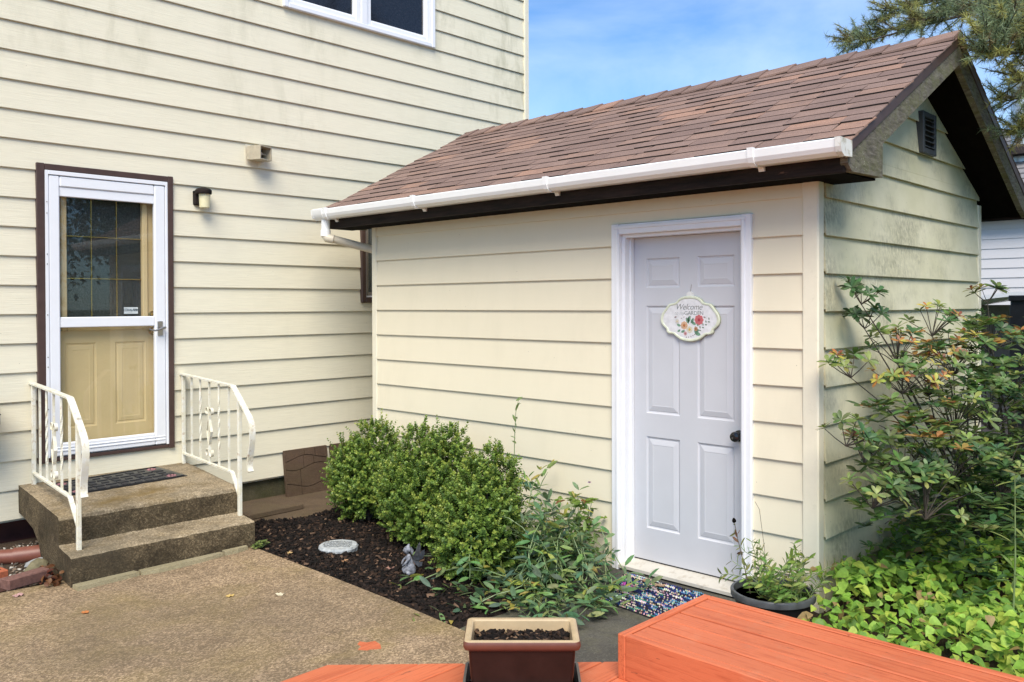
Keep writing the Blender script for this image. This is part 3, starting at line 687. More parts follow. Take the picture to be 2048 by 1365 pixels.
# ---- roof
A = math.atan(SLOPE); EX, ZE = 4.095, 2.452; YN, YF = 1.725, 6.20
LEN = (RX - EX) / math.cos(A)
rf = MB()
und = 0.13
rf.prism([(EX + 0.01, ZE - 0.012), (RX, ZE - 0.012 + SLOPE * (RX - EX - 0.01)), (2 * RX - EX - 0.01, ZE - 0.012), (2 * RX - EX - 0.01, ZE - 0.03), (RX, ZE - 0.03 + SLOPE * (RX - EX - 0.01)), (EX + 0.01, ZE - 0.03)], 'y', YN + 0.012, YF - 0.012)
rf = rf.build('roof', M_roof_dark, shed, label='brown asphalt shingle gable roof')
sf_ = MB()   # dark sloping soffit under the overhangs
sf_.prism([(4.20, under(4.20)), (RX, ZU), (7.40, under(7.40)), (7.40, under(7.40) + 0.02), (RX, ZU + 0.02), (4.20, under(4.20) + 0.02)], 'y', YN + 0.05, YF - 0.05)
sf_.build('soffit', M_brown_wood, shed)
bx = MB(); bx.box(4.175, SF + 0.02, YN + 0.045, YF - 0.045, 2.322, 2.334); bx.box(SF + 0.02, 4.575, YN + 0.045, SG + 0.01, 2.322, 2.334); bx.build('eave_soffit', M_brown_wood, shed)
fs = MB(); fs.cbox(4.150, 4.176, YN + 0.03, YF - 0.03, 2.318, 2.462, 0.004); fs.build('fascia_board', M_fascia, shed, label='rotten dark brown fascia board under the gutter')
fs = MB(); fs.cbox(7.424, 7.45, YN + 0.03, YF - 0.03, 2.318, 2.462, 0.004); fs.build('fascia_board', M_fascia, shed)
def sl(x, o=0): return ZE - 0.03 + SLOPE * (x - EX) + o
for yy, dy in ((YN + 0.008, 0.038), (YF - 0.046, 0.038)):
    rk = MB(); rk.prism([(4.14, sl(4.14, -0.012)), (RX, sl(RX, -0.012)), (RX, sl(RX, -0.168)), (4.578, sl(4.578, -0.168)), (4.575, 2.335), (4.19, 2.325), (4.14, 2.36)], 'y', yy, yy + dy)
    rk.build('rake_board', M_rake, shed, label='weathered mossy grey rake board at the gable end')
    rk = MB(); rk.prism([(2 * RX - 4.14, sl(4.14, -0.012)), (RX + 0.001, sl(RX, -0.012)), (RX + 0.001, sl(RX, -0.168)), (2 * RX - 4.32, sl(4.32, -0.168)), (2 * RX - 4.19, 2.325), (2 * RX - 4.14, 2.36)], 'y', yy, yy + dy)
    rk.build('rake_board', M_rake, shed)
    de = MB(); y_ = yy - 0.006 if yy < 3 else yy + dy - 0.002
    de.prism([(4.09, sl(4.09, 0.014)), (RX, sl(RX, 0.014)), (RX, sl(RX, -0.042)), (4.09, sl(4.09, -0.042))], 'y', y_, y_ + 0.008); de.build('drip_edge', M_brown, shed)
    de = MB(); de.prism([(2 * RX - 4.09, sl(4.09, 0.014)), (RX + .001, sl(RX, 0.014)), (RX + .001, sl(RX, -0.042)), (2 * RX - 4.09, sl(4.09, -0.042))], 'y', y_, y_ + 0.008); de.build('drip_edge', M_brown, shed)
# shingles on the near slope: each tab its own piece
NC = 16; EXPO = LEN / NC
def tab_mesh(wd, th, seed):
    r = random.Random(seed); n = 4
    mb = MB(); bot = [(-wd / 2 + wd * i / n, -0.004 + r.uniform(-0.0025, 0.0025)) for i in range(n + 1)]
    sk = r.uniform(-0.012, 0.012)
    top = [(wd / 2 + sk, EXPO + 0.03), (-wd / 2 + sk, EXPO + 0.03)]
    v = [(x, s, 0.0) for x, s in bot] + [(x, s, -0.004) for x, s in top] + [(x, s, th) for x, s in bot] + [(x, s, 0.0015) for x, s in top]
    N = n + 3
    f = [tuple(range(N))[::-1], tuple(range(N, 2 * N))] + [(i, (i + 1) % N, (i + 1) % N + N, i + N) for i in range(N)]
    mb.add(v, f)
    for q_ in range(2, 2 + n): mb.mi[q_] = 1
    o = mb.build('shingle', [M_shingle, M_roof_dark]); me = o.data; bpy.data.objects.remove(o); return me
tabs = {}
for i, wd in enumerate((0.17, 0.22, 0.27, 0.32, 0.37)):
    tabs[i] = [tab_mesh(wd - 0.005, 0.0065, 10 + i), tab_mesh(wd - 0.005, 0.0115, 30 + i)]
WD = (0.17, 0.22, 0.27, 0.32, 0.37)
# local axes on the slope: x -> along -Y.. use u along Y, s up-slope, n normal
ux = Vector((0, -1, 0)); us = Vector((math.cos(A), 0, math.sin(A))); un = ux.cross(us)
if un.z < 0: un = -un
nsh = 0
for c in range(NC):
    y = YN - 0.006; thick = c % 2
    off = rnd.uniform(0.05, 0.2)
    first = True
    while y < YF - 0.02:
        i = rnd.choice((2, 2, 3, 3, 4)); wd = WD[i]
        if first: i = rnd.choice((0, 1, 2)); wd = WD[i]; first = False
        rem = YF - y
        if rem < 0.42: 
            i = min(range(5), key=lambda q: abs(WD[q] - (rem if rem < 0.38 else rem / 2))); wd = WD[i]
        cy = y + wd / 2
        p = Vector((EX, cy, ZE)) + us * (c * EXPO) + un * (-0.011)
        o = bpy.data.objects.new('shingle', tabs[i][thick]); col.objects.link(o); o.parent = shed
        Mx = Matrix((ux, us, un)).transposed().to_4x4(); Mx.translation = p - Vector(shed.location)
        o.matrix_local = Mx; nsh += 1
        y += wd; thick = 1 - thick if rnd.random() < 0.85 else thick
o = MB(); 
for c in range(NC):      # far slope, not seen: one layered sheet
    s0 = c * EXPO; p = lambda s, h: (2 * RX - EX - s * math.cos(A) + h * math.sin(A), ZE + s * math.sin(A) + h * math.cos(A))
    a, b, d, e = p(s0 - 0.004, -0.004), p(s0 - 0.004, 0.004), p(s0 + EXPO + 0.02, -0.006), p(s0 + EXPO + 0.02, -0.010)
    o.prism([a, b, d, e], 'y', YN, YF)
o.build('shingle_courses', M_shingle, shed, kind='stuff')
y = YN - 0.004; k = 0
while y < YF - 0.05:          # ridge caps
    m = MB(); ln = 0.30; r0, r1 = 0.013, 0.004; hw = 0.135
    zt = ZE + SLOPE * (RX - EX)
    def arch(yy, h): return [(RX - hw, yy, zt - hw * SLOPE + h - 0.002), (RX - 0.03, yy, zt - 0.03 * SLOPE + h + 0.001), (RX, yy, zt + h + 0.001), (RX + 0.03, yy, zt - 0.03 * SLOPE + h + 0.001), (RX + hw, yy, zt - hw * SLOPE + h - 0.002)]
    ye = min(y + ln, YF)
    v = arch(y, 0.006 + r0) + arch(ye, r1) + arch(y, 0.001) + arch(ye, -0.004)
    f = [(i, i + 1, i + 6, i + 5) for i in range(4)] + [(i + 10, i + 15, i + 16, i + 11) for i in range(4)] + [(i, i + 10, i + 11, i + 1) for i in range(4)] + [(0, 5, 15, 10), (4, 14, 19, 9)] + [(i + 5, i + 6, i + 16, i + 15) for i in range(4)]
    m.add(v, f); m.build('ridge_cap', M_shingle, shed); y += 0.215; k += 1
# gutter
def gut_poly(g=0.0): return [(4.147, 2.462 + g), (4.147, 2.392), (4.060, 2.388 - g), (4.034, 2.404 - g), (4.024 - g, 2.425), (4.020 - g, 2.462 + g), (4.028 - g, 2.468 + g), (4.030, 2.460), (4.034, 2.428), (4.042, 2.408), (4.062, 2.396), (4.138, 2.400), (4.138, 2.462 + g)]
m = MB(); m.prism(gut_poly(), 'y', 1.74, 6.10); gut = m.build('gutter', M_gutter, shed, label='white plastic gutter along the shed eave')
m = MB(); m.prism([(4.149, 2.466), (4.149, 2.388), (4.058, 2.382), (4.028, 2.400), (4.018, 2.425), (4.014, 2.470)], 'y', 1.715, 1.745); m.build('end_cap', M_gutter_cap, gut)
m = MB(); m.prism([(4.149, 2.466), (4.149, 2.388), (4.058, 2.382), (4.028, 2.400), (4.018, 2.425), (4.014, 2.470)], 'y', 6.14, 6.17); m.build('end_cap', M_gutter, gut)
for yb in (2.185, 3.584, 4.87, 5.98):
    m = MB(); pb = [(4.150, 2.455), (4.150, 2.368), (4.140, 2.367), (4.130, 2.386), (4.057, 2.381), (4.027, 2.399), (4.016, 2.425), (4.012, 2.476), (4.040, 2.476), (4.040, 2.466), (4.021, 2.466), (4.024, 2.427), (4.034, 2.405), (4.060, 2.389), (4.145, 2.392)]
    m.prism(pb, 'y', yb - 0.016, yb + 0.016); m.build('bracket', M_gutter, gut)
m = MB(); m.prism(gut_poly(0.006), 'y', 6.02, 6.15); m.lathe([(0.042, 0), (0.042, 0.05), (0.036, 0.052), (0.036, 0.15)], 16, Matrix.Translation((4.085, 6.06, 2.25))); m.build('outlet', M_gutter, gut, True)
m = MB(); m.tube([(4.085, 6.06, 2.30), (4.085, 6.06, 2.255), (4.09, 6.045, 2.235), (4.13, 6.01, 2.225)], 0.037, 14); m.tube([(4.10, 6.035, 2.236), (4.44, 5.90, 2.150), (4.47, 5.875, 2.12), (4.47, 5.865, 2.05), (4.47, 5.865, 0.05)], 0.033, 14)
m.build('downpipe', simple('cream_pipe', (0.62, 0.55, 0.43), 0.45, nscale=10, namp=0.06), gut, True)
# gable vent
vt = MB(); vx0, vx1, vz0, vz1 = 5.855, 6.105, 2.655, 2.925
M_vent = simple('vent_metal', (0.055, 0.062, 0.068), 0.5, nscale=14, namp=0.15)
vt = MB(); frame_rect(vt, vx0, vx1, vz0, vz1, 0.036, SG - 0.050, SG, 0.003); vent = vt.build('gable_vent', M_vent, shed, label='dark grey louvred metal vent in the gable')
m = MB(); m.box(vx0 + 0.03, vx1 - 0.03, SG - 0.030, SG - 0.025, vz0 + 0.03, vz1 - 0.03); m.build('vent_back', M_darkin, vent)
for k in range(6):
    z = vz0 + 0.045 + k * 0.034; m = MB(); m.prism([(SG - 0.052, z - 0.004), (SG - 0.054, z), (SG - 0.032, z + 0.014), (SG - 0.030, z + 0.010)], 'x', vx0 + 0.036, vx1 - 0.036); m.build('louvre', M_vent, vent)
# ---------------------------------------------------------------- concrete steps and handrails
def xl(y): return 1.795 + (y - 5.2) * 0.107
def xr(y): return 2.945 + (y - 5.2) * 0.145
prof = [(5.215, 0.02), (5.212, 0.12), (5.208, 0.225), (5.214, 0.243), (5.232, 0.250), (5.36, 0.252), (5.485, 0.254), (5.495, 0.262), (5.492, 0.34), (5.490, 0.405), (5.496, 0.423), (5.515, 0.430), (5.8, 0.432), (6.2, 0.436), (6.64, 0.440), (6.645, 0.25), (6.40, 0.245), (6.18, 0.225), (6.02, 0.16), (5.93, 0.05), (5.90, 0.02)]
NS = 22; V = []; F = []; n = len(prof); r = random.Random(5)
jit = [[(r.uniform(-1, 1), r.uniform(-1, 1)) for _ in prof] for _ in range(NS + 1)]
for i in range(NS + 1):
    s = i / NS
    for k, (y, z) in enumerate(prof):
        a = 0.0028 if 1 <= k <= 13 else 0.0
        yy = y + jit[i][k][0] * a; zz = z + jit[i][k][1] * a
        V.append((xl(y) + (xr(y) - xl(y)) * s, yy, zz))
for i in range(NS):
    for k in range(n): F.append((i * n + k, i * n + (k + 1) % n, (i + 1) * n + (k + 1) % n, (i + 1) * n + k))
F.append(tuple(range(n))); F.append(tuple(range(NS * n + n - 1, NS * n - 1, -1)))
m = MB(); m.add(V, F)
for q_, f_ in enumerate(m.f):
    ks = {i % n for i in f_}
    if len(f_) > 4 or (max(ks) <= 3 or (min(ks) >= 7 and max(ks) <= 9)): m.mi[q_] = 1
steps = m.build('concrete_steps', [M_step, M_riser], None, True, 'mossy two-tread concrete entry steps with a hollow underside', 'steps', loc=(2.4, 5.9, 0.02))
# cracked cement strip at the foot of the steps
for seg in ([(1.80, 5.205), (2.15, 5.207), (2.16, 5.150), (2.05, 5.138), (1.93, 5.130), (1.80, 5.120)],
            [(2.172, 5.207), (2.70, 5.207), (2.70, 5.160), (2.55, 5.135), (2.40, 5.120), (2.26, 5.118), (2.168, 5.150)],
            [(2.712, 5.207), (2.88, 5.207), (2.885, 5.185), (2.80, 5.160), (2.711, 5.161)]):
    m = MB(); nn = len(seg); cx = sum(p[0] for p in seg) / nn; cy = sum(p[1] for p in seg) / nn
    v = [(x, y, 0.07) for x, y in seg] + [(cx + (x - cx) * 0.985, cy + (y - cy) * 0.9 + 0.004, 0.104 + r.uniform(-0.004, 0.004)) for x, y in seg]
    m.add(v, [tuple(range(nn, 2 * nn)), tuple(range(nn))[::-1]] + [(i, (i + 1) % nn, (i + 1) % nn + nn, i + nn) for i in range(nn)])
    m.build('cement_patch', M_patch, patio)
def handrail(label, x0, y0, k, yb):
    """rail in the plane x = x0 + (y-y0)*k"""
    Q = lambda y, z, o=0.0: Vector((x0 + (y - y0) * k + o, y, z))
    t = thing('handrail', label, 'handrail', Q(y0, 0.25))
    def post(name, y, z0, z1, w_):
        p = Q(y, 0); m = MB(); m.cbox(p.x - w_, p.x + w_, y - w_, y + w_, z0, z1, 0.002); m.build(name, M_rail, t)
    post('post', yb, 0.428, 1.136, 0.0125); post('post', y0, 0.246, 1.03, 0.0125)
    m = MB(); pts = [(6.638, 1.142), (6.3, 1.139), (5.9, 1.133), (5.56, 1.128), (5.535, 1.124), (5.515, 1.112), (5.40, 1.040), (5.25, 0.945), (5.215, 0.915), (5.196, 0.880), (5.190, 0.84), (5.197, 0.78), (5.215, 0.72), (5.235, 0.665), (5.240, 0.625), (5.235, 0.598), (5.222, 0.580)]
    m.bar([Q(y, z) for y, z in pts], 0.040, 0.011, (1, 0, 0)); m.build('top_rail', M_rail, t, True)
    m = MB(); m.bar([Q(yb, 0.52), Q(5.57, 0.528), Q(5.55, 0.520), Q(y0, 0.385)], 0.026, 0.012, (1, 0, 0)); m.build('bottom_rail', M_rail, t)
    ys = [yb + (y0 - yb) * (i / 6) for i in range(1, 6)]
    for i, y in enumerate(ys):
        zt = 1.131 if y > 5.55 else 1.131 - (5.55 - y) * 0.68; zb = 0.525 if y > 5.56 else 0.45
        m = MB(); p = Q(y, 0); tw = i in (1, 3); h = 0.0062; v = []; f = []
        N = 40 if tw else 1
        for j in range(N + 1):
            z = zb + (zt - zb) * j / N; a = (j * 0.42 if tw and 0.2 < j / N < 0.8 else 0) ; a = min(max(0, (j - 0.2 * N)), 0.6 * N) * 0.30 if tw else 0
            for q in range(4): ang = a + math.pi / 4 + q * math.pi / 2; v.append((p.x + h * 1.414 * math.cos(ang), y + h * 1.414 * math.sin(ang), z))
        for j in range(N):
            for q in range(4): f.append((j * 4 + q, j * 4 + (q + 1) % 4, j * 4 + 4 + (q + 1) % 4, j * 4 + 4 + q))
        m.add(v, f); m.build('baluster', M_rail, t)
    yc = ys[2]
    for sgn in (1, -1):
        for zc, dz in ((0.905, 1), (0.605, -1)):
            pts = []
            for j in range(15):
                a = j / 14 * 1.62 * math.pi; rr = 0.031 - 0.012 * j / 14
                pts.append(Q(yc + sgn * (0.040 - rr * math.cos(a)), zc + dz * rr * math.sin(a)))
            pts = [Q(yc + sgn * 0.006, zc - dz * 0.06)] + pts
            m = MB(); m.bar(pts, 0.020, 0.004, (1, 0, 0)); m.build('scroll', M_rail, t)
        m = MB(); m.bar([Q(yc + sgn * 0.006, 0.845), Q(yc + sgn * 0.045, 0.760), Q(yc + sgn * 0.006, 0.665)], 0.020, 0.005, (1, 0, 0)); m.build('diamond_bar', M_rail, t)
    return t
handrail('white iron scrollwork handrail beside the bricks and brown pipe', 1.892, 5.357, 0.114, 6.585)
handrail('white iron scrollwork handrail on the mulch bed side of the steps', 2.955, 5.42, 0.140, 6.600)

# doormat on the steps
t = thing('doormat', 'black rubber doormat with pink corner patterns on the top step', 'doormat', (2.5, 6.3, 0.43))
a, b, c_, d = Vector((2.085, 6.51, 0)), Vector((2.91, 6.61, 0)), Vector((2.91, 6.10, 0)), Vector((2.065, 6.03, 0))
def mp_(u, v_): return a * (1 - u) * v_ + b * u * v_ + c_ * u * (1 - v_) + d * (1 - u) * (1 - v_)
def quadbox(mb, u0, u1, v0, v1, z0, z1, mp=mp_):
    p = [mp(u0, v0), mp(u1, v0), mp(u1, v1), mp(u0, v1)]
    mb.add([(q.x, q.y, z0) for q in p] + [(q.x, q.y, z1) for q in p], [(0, 1, 2, 3)[::-1], (4, 5, 6, 7), (0, 1, 5, 4), (1, 2, 6, 5), (2, 3, 7, 6), (3, 0, 4, 7)])
m = MB(); quadbox(m, 0, 1, 0, 1, 0.428, 0.441)
for i in range(18): quadbox(m, i / 18, i / 18 + 0.035, 1.0, 1.03 + 0.012 * (i % 2), 0.428, 0.440)
m.build('mat_base', M_black, t)
m = MB()
for i in range(9):
    for j in range(5):
        if (i in (0, 8)) and j in (0, 4): continue
        quadbox(m, 0.05 + i * 0.102, 0.05 + i * 0.102 + (0.085 if j % 2 else 0.06), 0.08 + j * 0.175, 0.08 + j * 0.175 + (0.05 if i % 2 else 0.12), 0.440, 0.4445)
quadbox(m, 0.02, 0.98, 0.02, 0.045, 0.440, 0.446); quadbox(m, 0.02, 0.98, 0.955, 0.98, 0.440, 0.446)
m.build('tread_pattern', simple('mat_rubber', (0.014, 0.015, 0.020), 0.5, nscale=60, namp=0.3), t)
M_pink = simple('mat_pink', (0.30, 0.13, 0.14), 0.6, nscale=50, namp=0.5)
for (u, v_) in ((0.10, 0.16), (0.10, 0.84), (0.90, 0.84), (0.90, 0.16)):
    m = MB()
    for q in range(7):
        an = q * 0.9; ctr = mp_(u + 0.030 * math.cos(an), v_ + 0.055 * math.sin(an))
        m.lathe([(0.011, 0.4405), (0.008, 0.4455)], 7, Matrix.Translation((ctr.x, ctr.y, 0)))
    m.build('corner_flower', M_pink, t)

# ---------------------------------------------------------------- wall fittings
t = thing('wall_lamp', 'small dark wall lamp with a cream glass jar beside the entry door', 'lamp', (3.29, HW - 0.02, 2.48))
m = MB(); m.cbox(3.225, 3.285, HW - 0.050, HW - 0.008, 2.485, 2.60, 0.006); m.build('back_plate', M_fascia, t)
m = MB(); m.lathe([(0.060, 0), (0.064, 0.006), (0.064, 0.030), (0.050, 0.044), (0.02, 0.052)], 20, Matrix.Translation((3.285, HW - 0.075, 2.572))); m.cbox(3.225, 3.30, HW - 0.075, HW - 0.012, 2.576, 2.600, 0.004); m.build('cap', M_fascia, t, True)
m = MB(); m.lathe([(0.034, 0), (0.040, 0.004), (0.045, 0.10), (0.045, 0.112)], 20, Matrix.Translation((3.292, HW - 0.078, 2.462))); m.build('glass_jar', simple('cream_glass', (0.72, 0.66, 0.42), 0.25, nscale=20, namp=0.06), t, True)
t = thing('alarm_siren', 'beige square alarm horn on the house wall above the lamp', 'siren', (3.78, HW - 0.01, 2.87))
M_beige = simple('beige_plastic', (0.46, 0.40, 0.29), 0.5, nscale=25, namp=0.15)
m = MB(); m.box(3.685, 3.80, HW - 0.019, HW - 0.012, 2.845, 3.03); m.build('back_plate', simple('pale_plate', (0.66, 0.60, 0.47), 0.6, nscale=20, namp=0.1), t)
Ms = Matrix.Translation((3.775, HW - 0.075, 2.955)) @ Matrix.Rotation(R(22), 4, 'Z')
m = MB(); m.cbox(-0.075, 0.075, 0.03, 0.065, -0.058, 0.058, 0.004, Ms)
for (x0, x1, z0, z1) in ((-0.075, -0.066, -0.058, 0.058), (0.066, 0.075, -0.058, 0.058), (-0.066, 0.066, 0.050, 0.058), (-0.066, 0.066, -0.058, -0.050)): m.box(x0, x1, -0.075, 0.031, z0, z1, Ms)
m.build('horn_box', M_beige, t)
m = MB(); m.box(-0.066, 0.066, 0.015, 0.030, -0.050, 0.050, Ms); m.build('horn_cavity', M_darkin, t)
m = MB(); m.lathe([(0.020, 0), (0.024, 0.02), (0.012, 0.05)], 12, Ms @ Matrix.Translation((0, 0.02, 0)) @ Matrix.Rotation(R(90), 4, 'X')); m.box(-0.066, 0.066, -0.02, -0.012, -0.005, 0.005, Ms); m.box(-0.004, 0.004, -0.02, -0.012, -0.05, 0.05, Ms); m.build('horn_driver', M_beige, t)
t = thing('storage_case', 'black rounded plastic case mounted on the house wall near the bricks', 'case', (1.55, 6.63, 0.9))
m = MB(); m.prism([(1.36, 0.84), (1.735, 0.84), (1.755, 0.86), (1.765, 0.91), (1.763, 1.02), (1.748, 1.07), (1.72, 1.09), (1.38, 1.09)], 'y', 6.37, 6.60); m.build('case_body', M_black, t, True)
m = MB(); m.cbox(1.35, 1.769, 6.364, 6.60, 0.965, 0.975, 0.003); m.build('seam_band', M_black, t)
m = MB(); m.cbox(1.42, 1.70, 6.60, 6.652, 0.88, 1.05, 0.004); m.build('wall_bracket', M_black, t)

# ---------------------------------------------------------------- items near the steps
def rough_block(mb, dims, M, seed, c=0.006, amp=0.0018):
    rr = random.Random(seed); t_ = MB(); t_.cbox(-dims[0] / 2, dims[0] / 2, -dims[1] / 2, dims[1] / 2, 0, dims[2], c)
    mb.add([Vector(p) + Vector((rr.uniform(-amp, amp), rr.uniform(-amp, amp), rr.uniform(-amp, amp) if p[2] > 0.01 else 0)) for p in t_.v], t_.f, M)
M_brick = simple('purple_brick', (0.17, 0.085, 0.068), 0.85, nscale=50, namp=0.25, bump=0.3)
M_obrick = simple('orange_brick', (0.42, 0.12, 0.055), 0.85, nscale=50, namp=0.25, bump=0.3)
for lab, px, py, rz, mt, zz in (('dull purple brick lying on the patio edge by the steps', 1.645, 5.485, 15, M_brick, 0.078), ('dull purple brick between the front brick and the orange cored brick', 1.50, 5.60, 12, M_brick, 0.034)):
    m = MB(); rough_block(m, (0.25, 0.085, 0.062), Matrix.Translation((px, py, zz)) @ Matrix.Rotation(R(rz), 4, 'Z'), int(px * 100)); m.build('brick', mt, None, label=lab, cat='brick', group='loose bricks beside the steps', loc=(px, py, zz))
t = thing('cored_brick', 'orange brick with a row of dark core holes beside the steps', 'brick', (1.50, 5.76, 0.034))
Mb = Matrix.Translation((1.44, 5.735, 0.034)) @ Matrix.Rotation(R(10), 4, 'Z')
m = MB(); rough_block(m, (0.36, 0.09, 0.085), Mb, 77); m.build('brick_body', M_obrick, t)
for i in range(6): m = MB(); m.box(-0.15 + i * 0.055, -0.125 + i * 0.055, -0.012, 0.012, 0.08, 0.0868, Mb); m.build('core_hole', M_darkin, t)
t = thing('drain_pipe', 'reddish brown plastic drain pipe lying under the entry steps', 'pipe', (1.6, 6.2, 0.04))
M_pipe = simple('brown_pipe', (0.19, 0.068, 0.045), 0.4, nscale=15, namp=0.15)
m = MB(); m.tube([(-0.2, 6.42, 0.12), (0.8, 6.36, 0.105), (1.40, 6.30, 0.095), (1.66, 6.23, 0.075), (1.80, 6.15, 0.072)], 0.050, 14); m.build('pipe', M_pipe, t, True)
m = MB(); m.tube([(1.78, 6.16, 0.073), (1.90, 6.10, 0.078), (2.02, 6.06, 0.085)], 0.057, 14); m.build('coupling', M_pipe, t, True)
def rock(mb, c, rad, seed, sq=0.7):
    rr = random.Random(seed); bm = bmesh.new(); bmesh.ops.create_icosphere(bm, subdivisions=2, radius=1)
    ph = [rr.uniform(0, 6) for _ in range(6)]
    vs = []
    for v in bm.verts:
        p = v.co; k = 1 + 0.13 * math.sin(p.x * 3 + ph[0]) + 0.11 * math.sin(p.y * 4 + ph[1]) + 0.09 * math.sin(p.z * 5 + ph[2])
        vs.append((c[0] + p.x * rad[0] * k, c[1] + p.y * rad[1] * k, c[2] + p.z * rad[2] * k))
    bm.verts.index_update(); mb.add(vs, [[v.index for v in f.verts] for f in bm.faces]); bm.free()
m = MB(); rock(m, (1.80, 5.78, 0.075), (0.085, 0.055, 0.052), 3); m.build('rock', simple('mossy_rock', (0.16, 0.14, 0.08), 0.9, nscale=25, namp=0.4, bump=0.5), None, True, 'mossy olive rock lying against the side of the steps', 'rock', loc=(1.80, 5.78, 0.03))
m = MB(); rock(m, (1.86, 5.92, 0.062), (0.09, 0.04, 0.036), 9); m.build('rock', simple('pale_rock', (0.26, 0.27, 0.27), 0.8, nscale=25, namp=0.2, bump=0.3), None, True, 'pale grey rock under the steps below the brown pipe', 'rock', loc=(1.84, 5.93, 0.03))
def chips(name, n, area, hfun, cols, szr, parent=None, kind='stuff', label=None, cat=None, flat=0.35, mat=None, pad=None):
    P = []
    while len(P) < n:
        x = rng.uniform(area[0], area[1]); y = rng.uniform(area[2], area[3])
        if pad and not pad(x, y): continue
        P.append((x, y, hfun(x, y)))
    P = np.array(P); V0 = np.array([(sx, sy, sz) for sx in (-.5, .5) for sy in (-.5, .5) for sz in (-.5, .5)])
    F0 = np.array([(0, 1, 3, 2), (4, 6, 7, 5), (0, 4, 5, 1), (2, 3, 7, 6), (0, 2, 6, 4), (1, 5, 7, 3)])
    S = rng.uniform(szr[0], szr[1], (n, 1)) * np.stack([np.ones(n), rng.uniform(0.3, 0.7, n), rng.uniform(0.12, flat, n)], 1)
    D = np.stack([rng.normal(size=n), rng.normal(size=n), rng.normal(size=n) * 0.3], 1)
    M = frames(D, np.tile([0, 0, 1.0], (n, 1)) + rng.normal(size=(n, 3)) * 0.35)
    T = V0[None] * S[:, None, :] * (1 + rng.normal(size=(n, 8, 1)) * 0.12)
    V = np.einsum('nij,nkj->nki', M, T[:, :, [1, 0, 2]]) + P[:, None, :] + np.array([0, 0, 0.002])
    F = F0[None] + (np.arange(n) * 8)[:, None, None]
    cc = np.array(cols)[rng.integers(0, len(cols), n)] * rng.uniform(0.7, 1.3, (n, 1))
    return fast_mesh(name, V.reshape(-1, 3), F.reshape(-1, 4), np.repeat(cc, 6, 0), mat or M_chip, parent, kind, label, cat)
dk = [(0.010, 0.008, 0.007)] * 10 + [(0.022, 0.015, 0.012)] * 6 + [(0.050, 0.030, 0.020)] * 3 + [(0.16, 0.10, 0.065)]
chips('mulch_chips', 9000, (2.95, 4.40, 3.20, 5.90), mulch_h, dk, (0.012, 0.042), None, 'stuff', 'dark shredded bark mulch in the bed beside the shed', 'mulch', pad=lambda x, y: mulch_h(x, y) > 0.03)
chips('gravel', 1800, (0.6, 2.1, 5.46, 6.6), lambda x, y: 0.038, [(0.30, 0.27, 0.22), (0.45, 0.42, 0.37), (0.12, 0.10, 0.08), (0.20, 0.15, 0.11), (0.06, 0.05, 0.04)], (0.010, 0.026), None, 'stuff', 'loose gravel beside the steps under the brown pipe', 'gravel', flat=0.7)
# fallen leaves
def fallen(lab, x, y, z, s, c, rz, k=0):
    g = Gr('fallen_leaf'); n = g.noise(g.pos, 60, 4, .6); mt = g.done(g.mix(n, tuple(q * 0.6 for q in c), tuple(min(1, q * 1.4) for q in c)), 0.7, None, transl=0.15)
    pts = []; rr = random.Random(int(x * 1000))
    for i in range(16):
        a_ = i / 16 * 2 * math.pi; rad = s * (0.62 + 0.38 * abs(math.cos(a_ * 2.5))) * rr.uniform(0.85, 1.15)
        pts.append((rad * math.cos(a_), rad * 0.75 * math.sin(a_), 0.003 + 0.008 * rr.random() * s / 0.03))
    m = MB(); Mx = Matrix.Translation((x, y, z)) @ Matrix.Rotation(rz, 4, 'Z')
    v = pts + [(p[0], p[1], p[2] - 0.002) for p in pts] + [(0, 0, 0.004), (0, 0, 0.001)]
    f = [(i, (i + 1) % 16, 32) for i in range(16)] + [((i + 1) % 16 + 16, i + 16, 33) for i in range(16)] + [(i, i + 16, (i + 1) % 16 + 16, (i + 1) % 16) for i in range(16)]
    m.add(v, f, Mx); m.build('fallen_leaf', mt, None, label=lab, cat='leaf', group='fallen leaves on the ground', loc=(x, y, z))
fallen('pale pink fallen leaf on the patio beside the purple brick', 1.545, 5.28, 0.080, 0.035, (0.55, 0.33, 0.30), 0.5)
fallen('orange fallen leaf on the open patio in front of the steps', 1.70, 4.73, 0.080, 0.026, (0.55, 0.20, 0.06), 1.2)
fallen('yellow fallen leaf on the patio between the steps and the mulch', 2.35, 4.42, 0.080, 0.026, (0.60, 0.42, 0.14), 0.2)
fallen('whitish fallen leaf on the patio near the mulch edge', 2.55, 4.24, 0.080, 0.028, (0.68, 0.60, 0.42), 2.0)
fallen('brown curled fallen leaf on the mulch by the round stone', 3.20, 4.55, 0.062, 0.032, (0.40, 0.22, 0.11), 1.0)
fallen('tan fallen leaf on the mulch beside the fairy figurine', 3.47, 4.18, 0.066, 0.040, (0.33, 0.18, 0.11), 0.3)
fallen('small reddish fallen leaf on the mulch in front of the fairy figurine', 3.30, 4.22, 0.064, 0.030, (0.36, 0.20, 0.15), 2.3)
fallen('yellowish fallen leaf at the mulch corner beside the steps', 3.05, 4.95, 0.066, 0.028, (0.58, 0.40, 0.18), 0.9)
fallen('dry brown leaf lying on the rag rug near the door sill', 4.24, 2.98, 0.038, 0.035, (0.36, 0.22, 0.13), 0.4)
fallen('curled tan leaf on the rag rug under the shed door', 4.22, 2.88, 0.038, 0.040, (0.42, 0.28, 0.18), 1.9)
rr = random.Random(8)
V = []; F = []; C = []
tv, tf = leaf_tpl(0.36, 0.5, 0.3, 0.12)
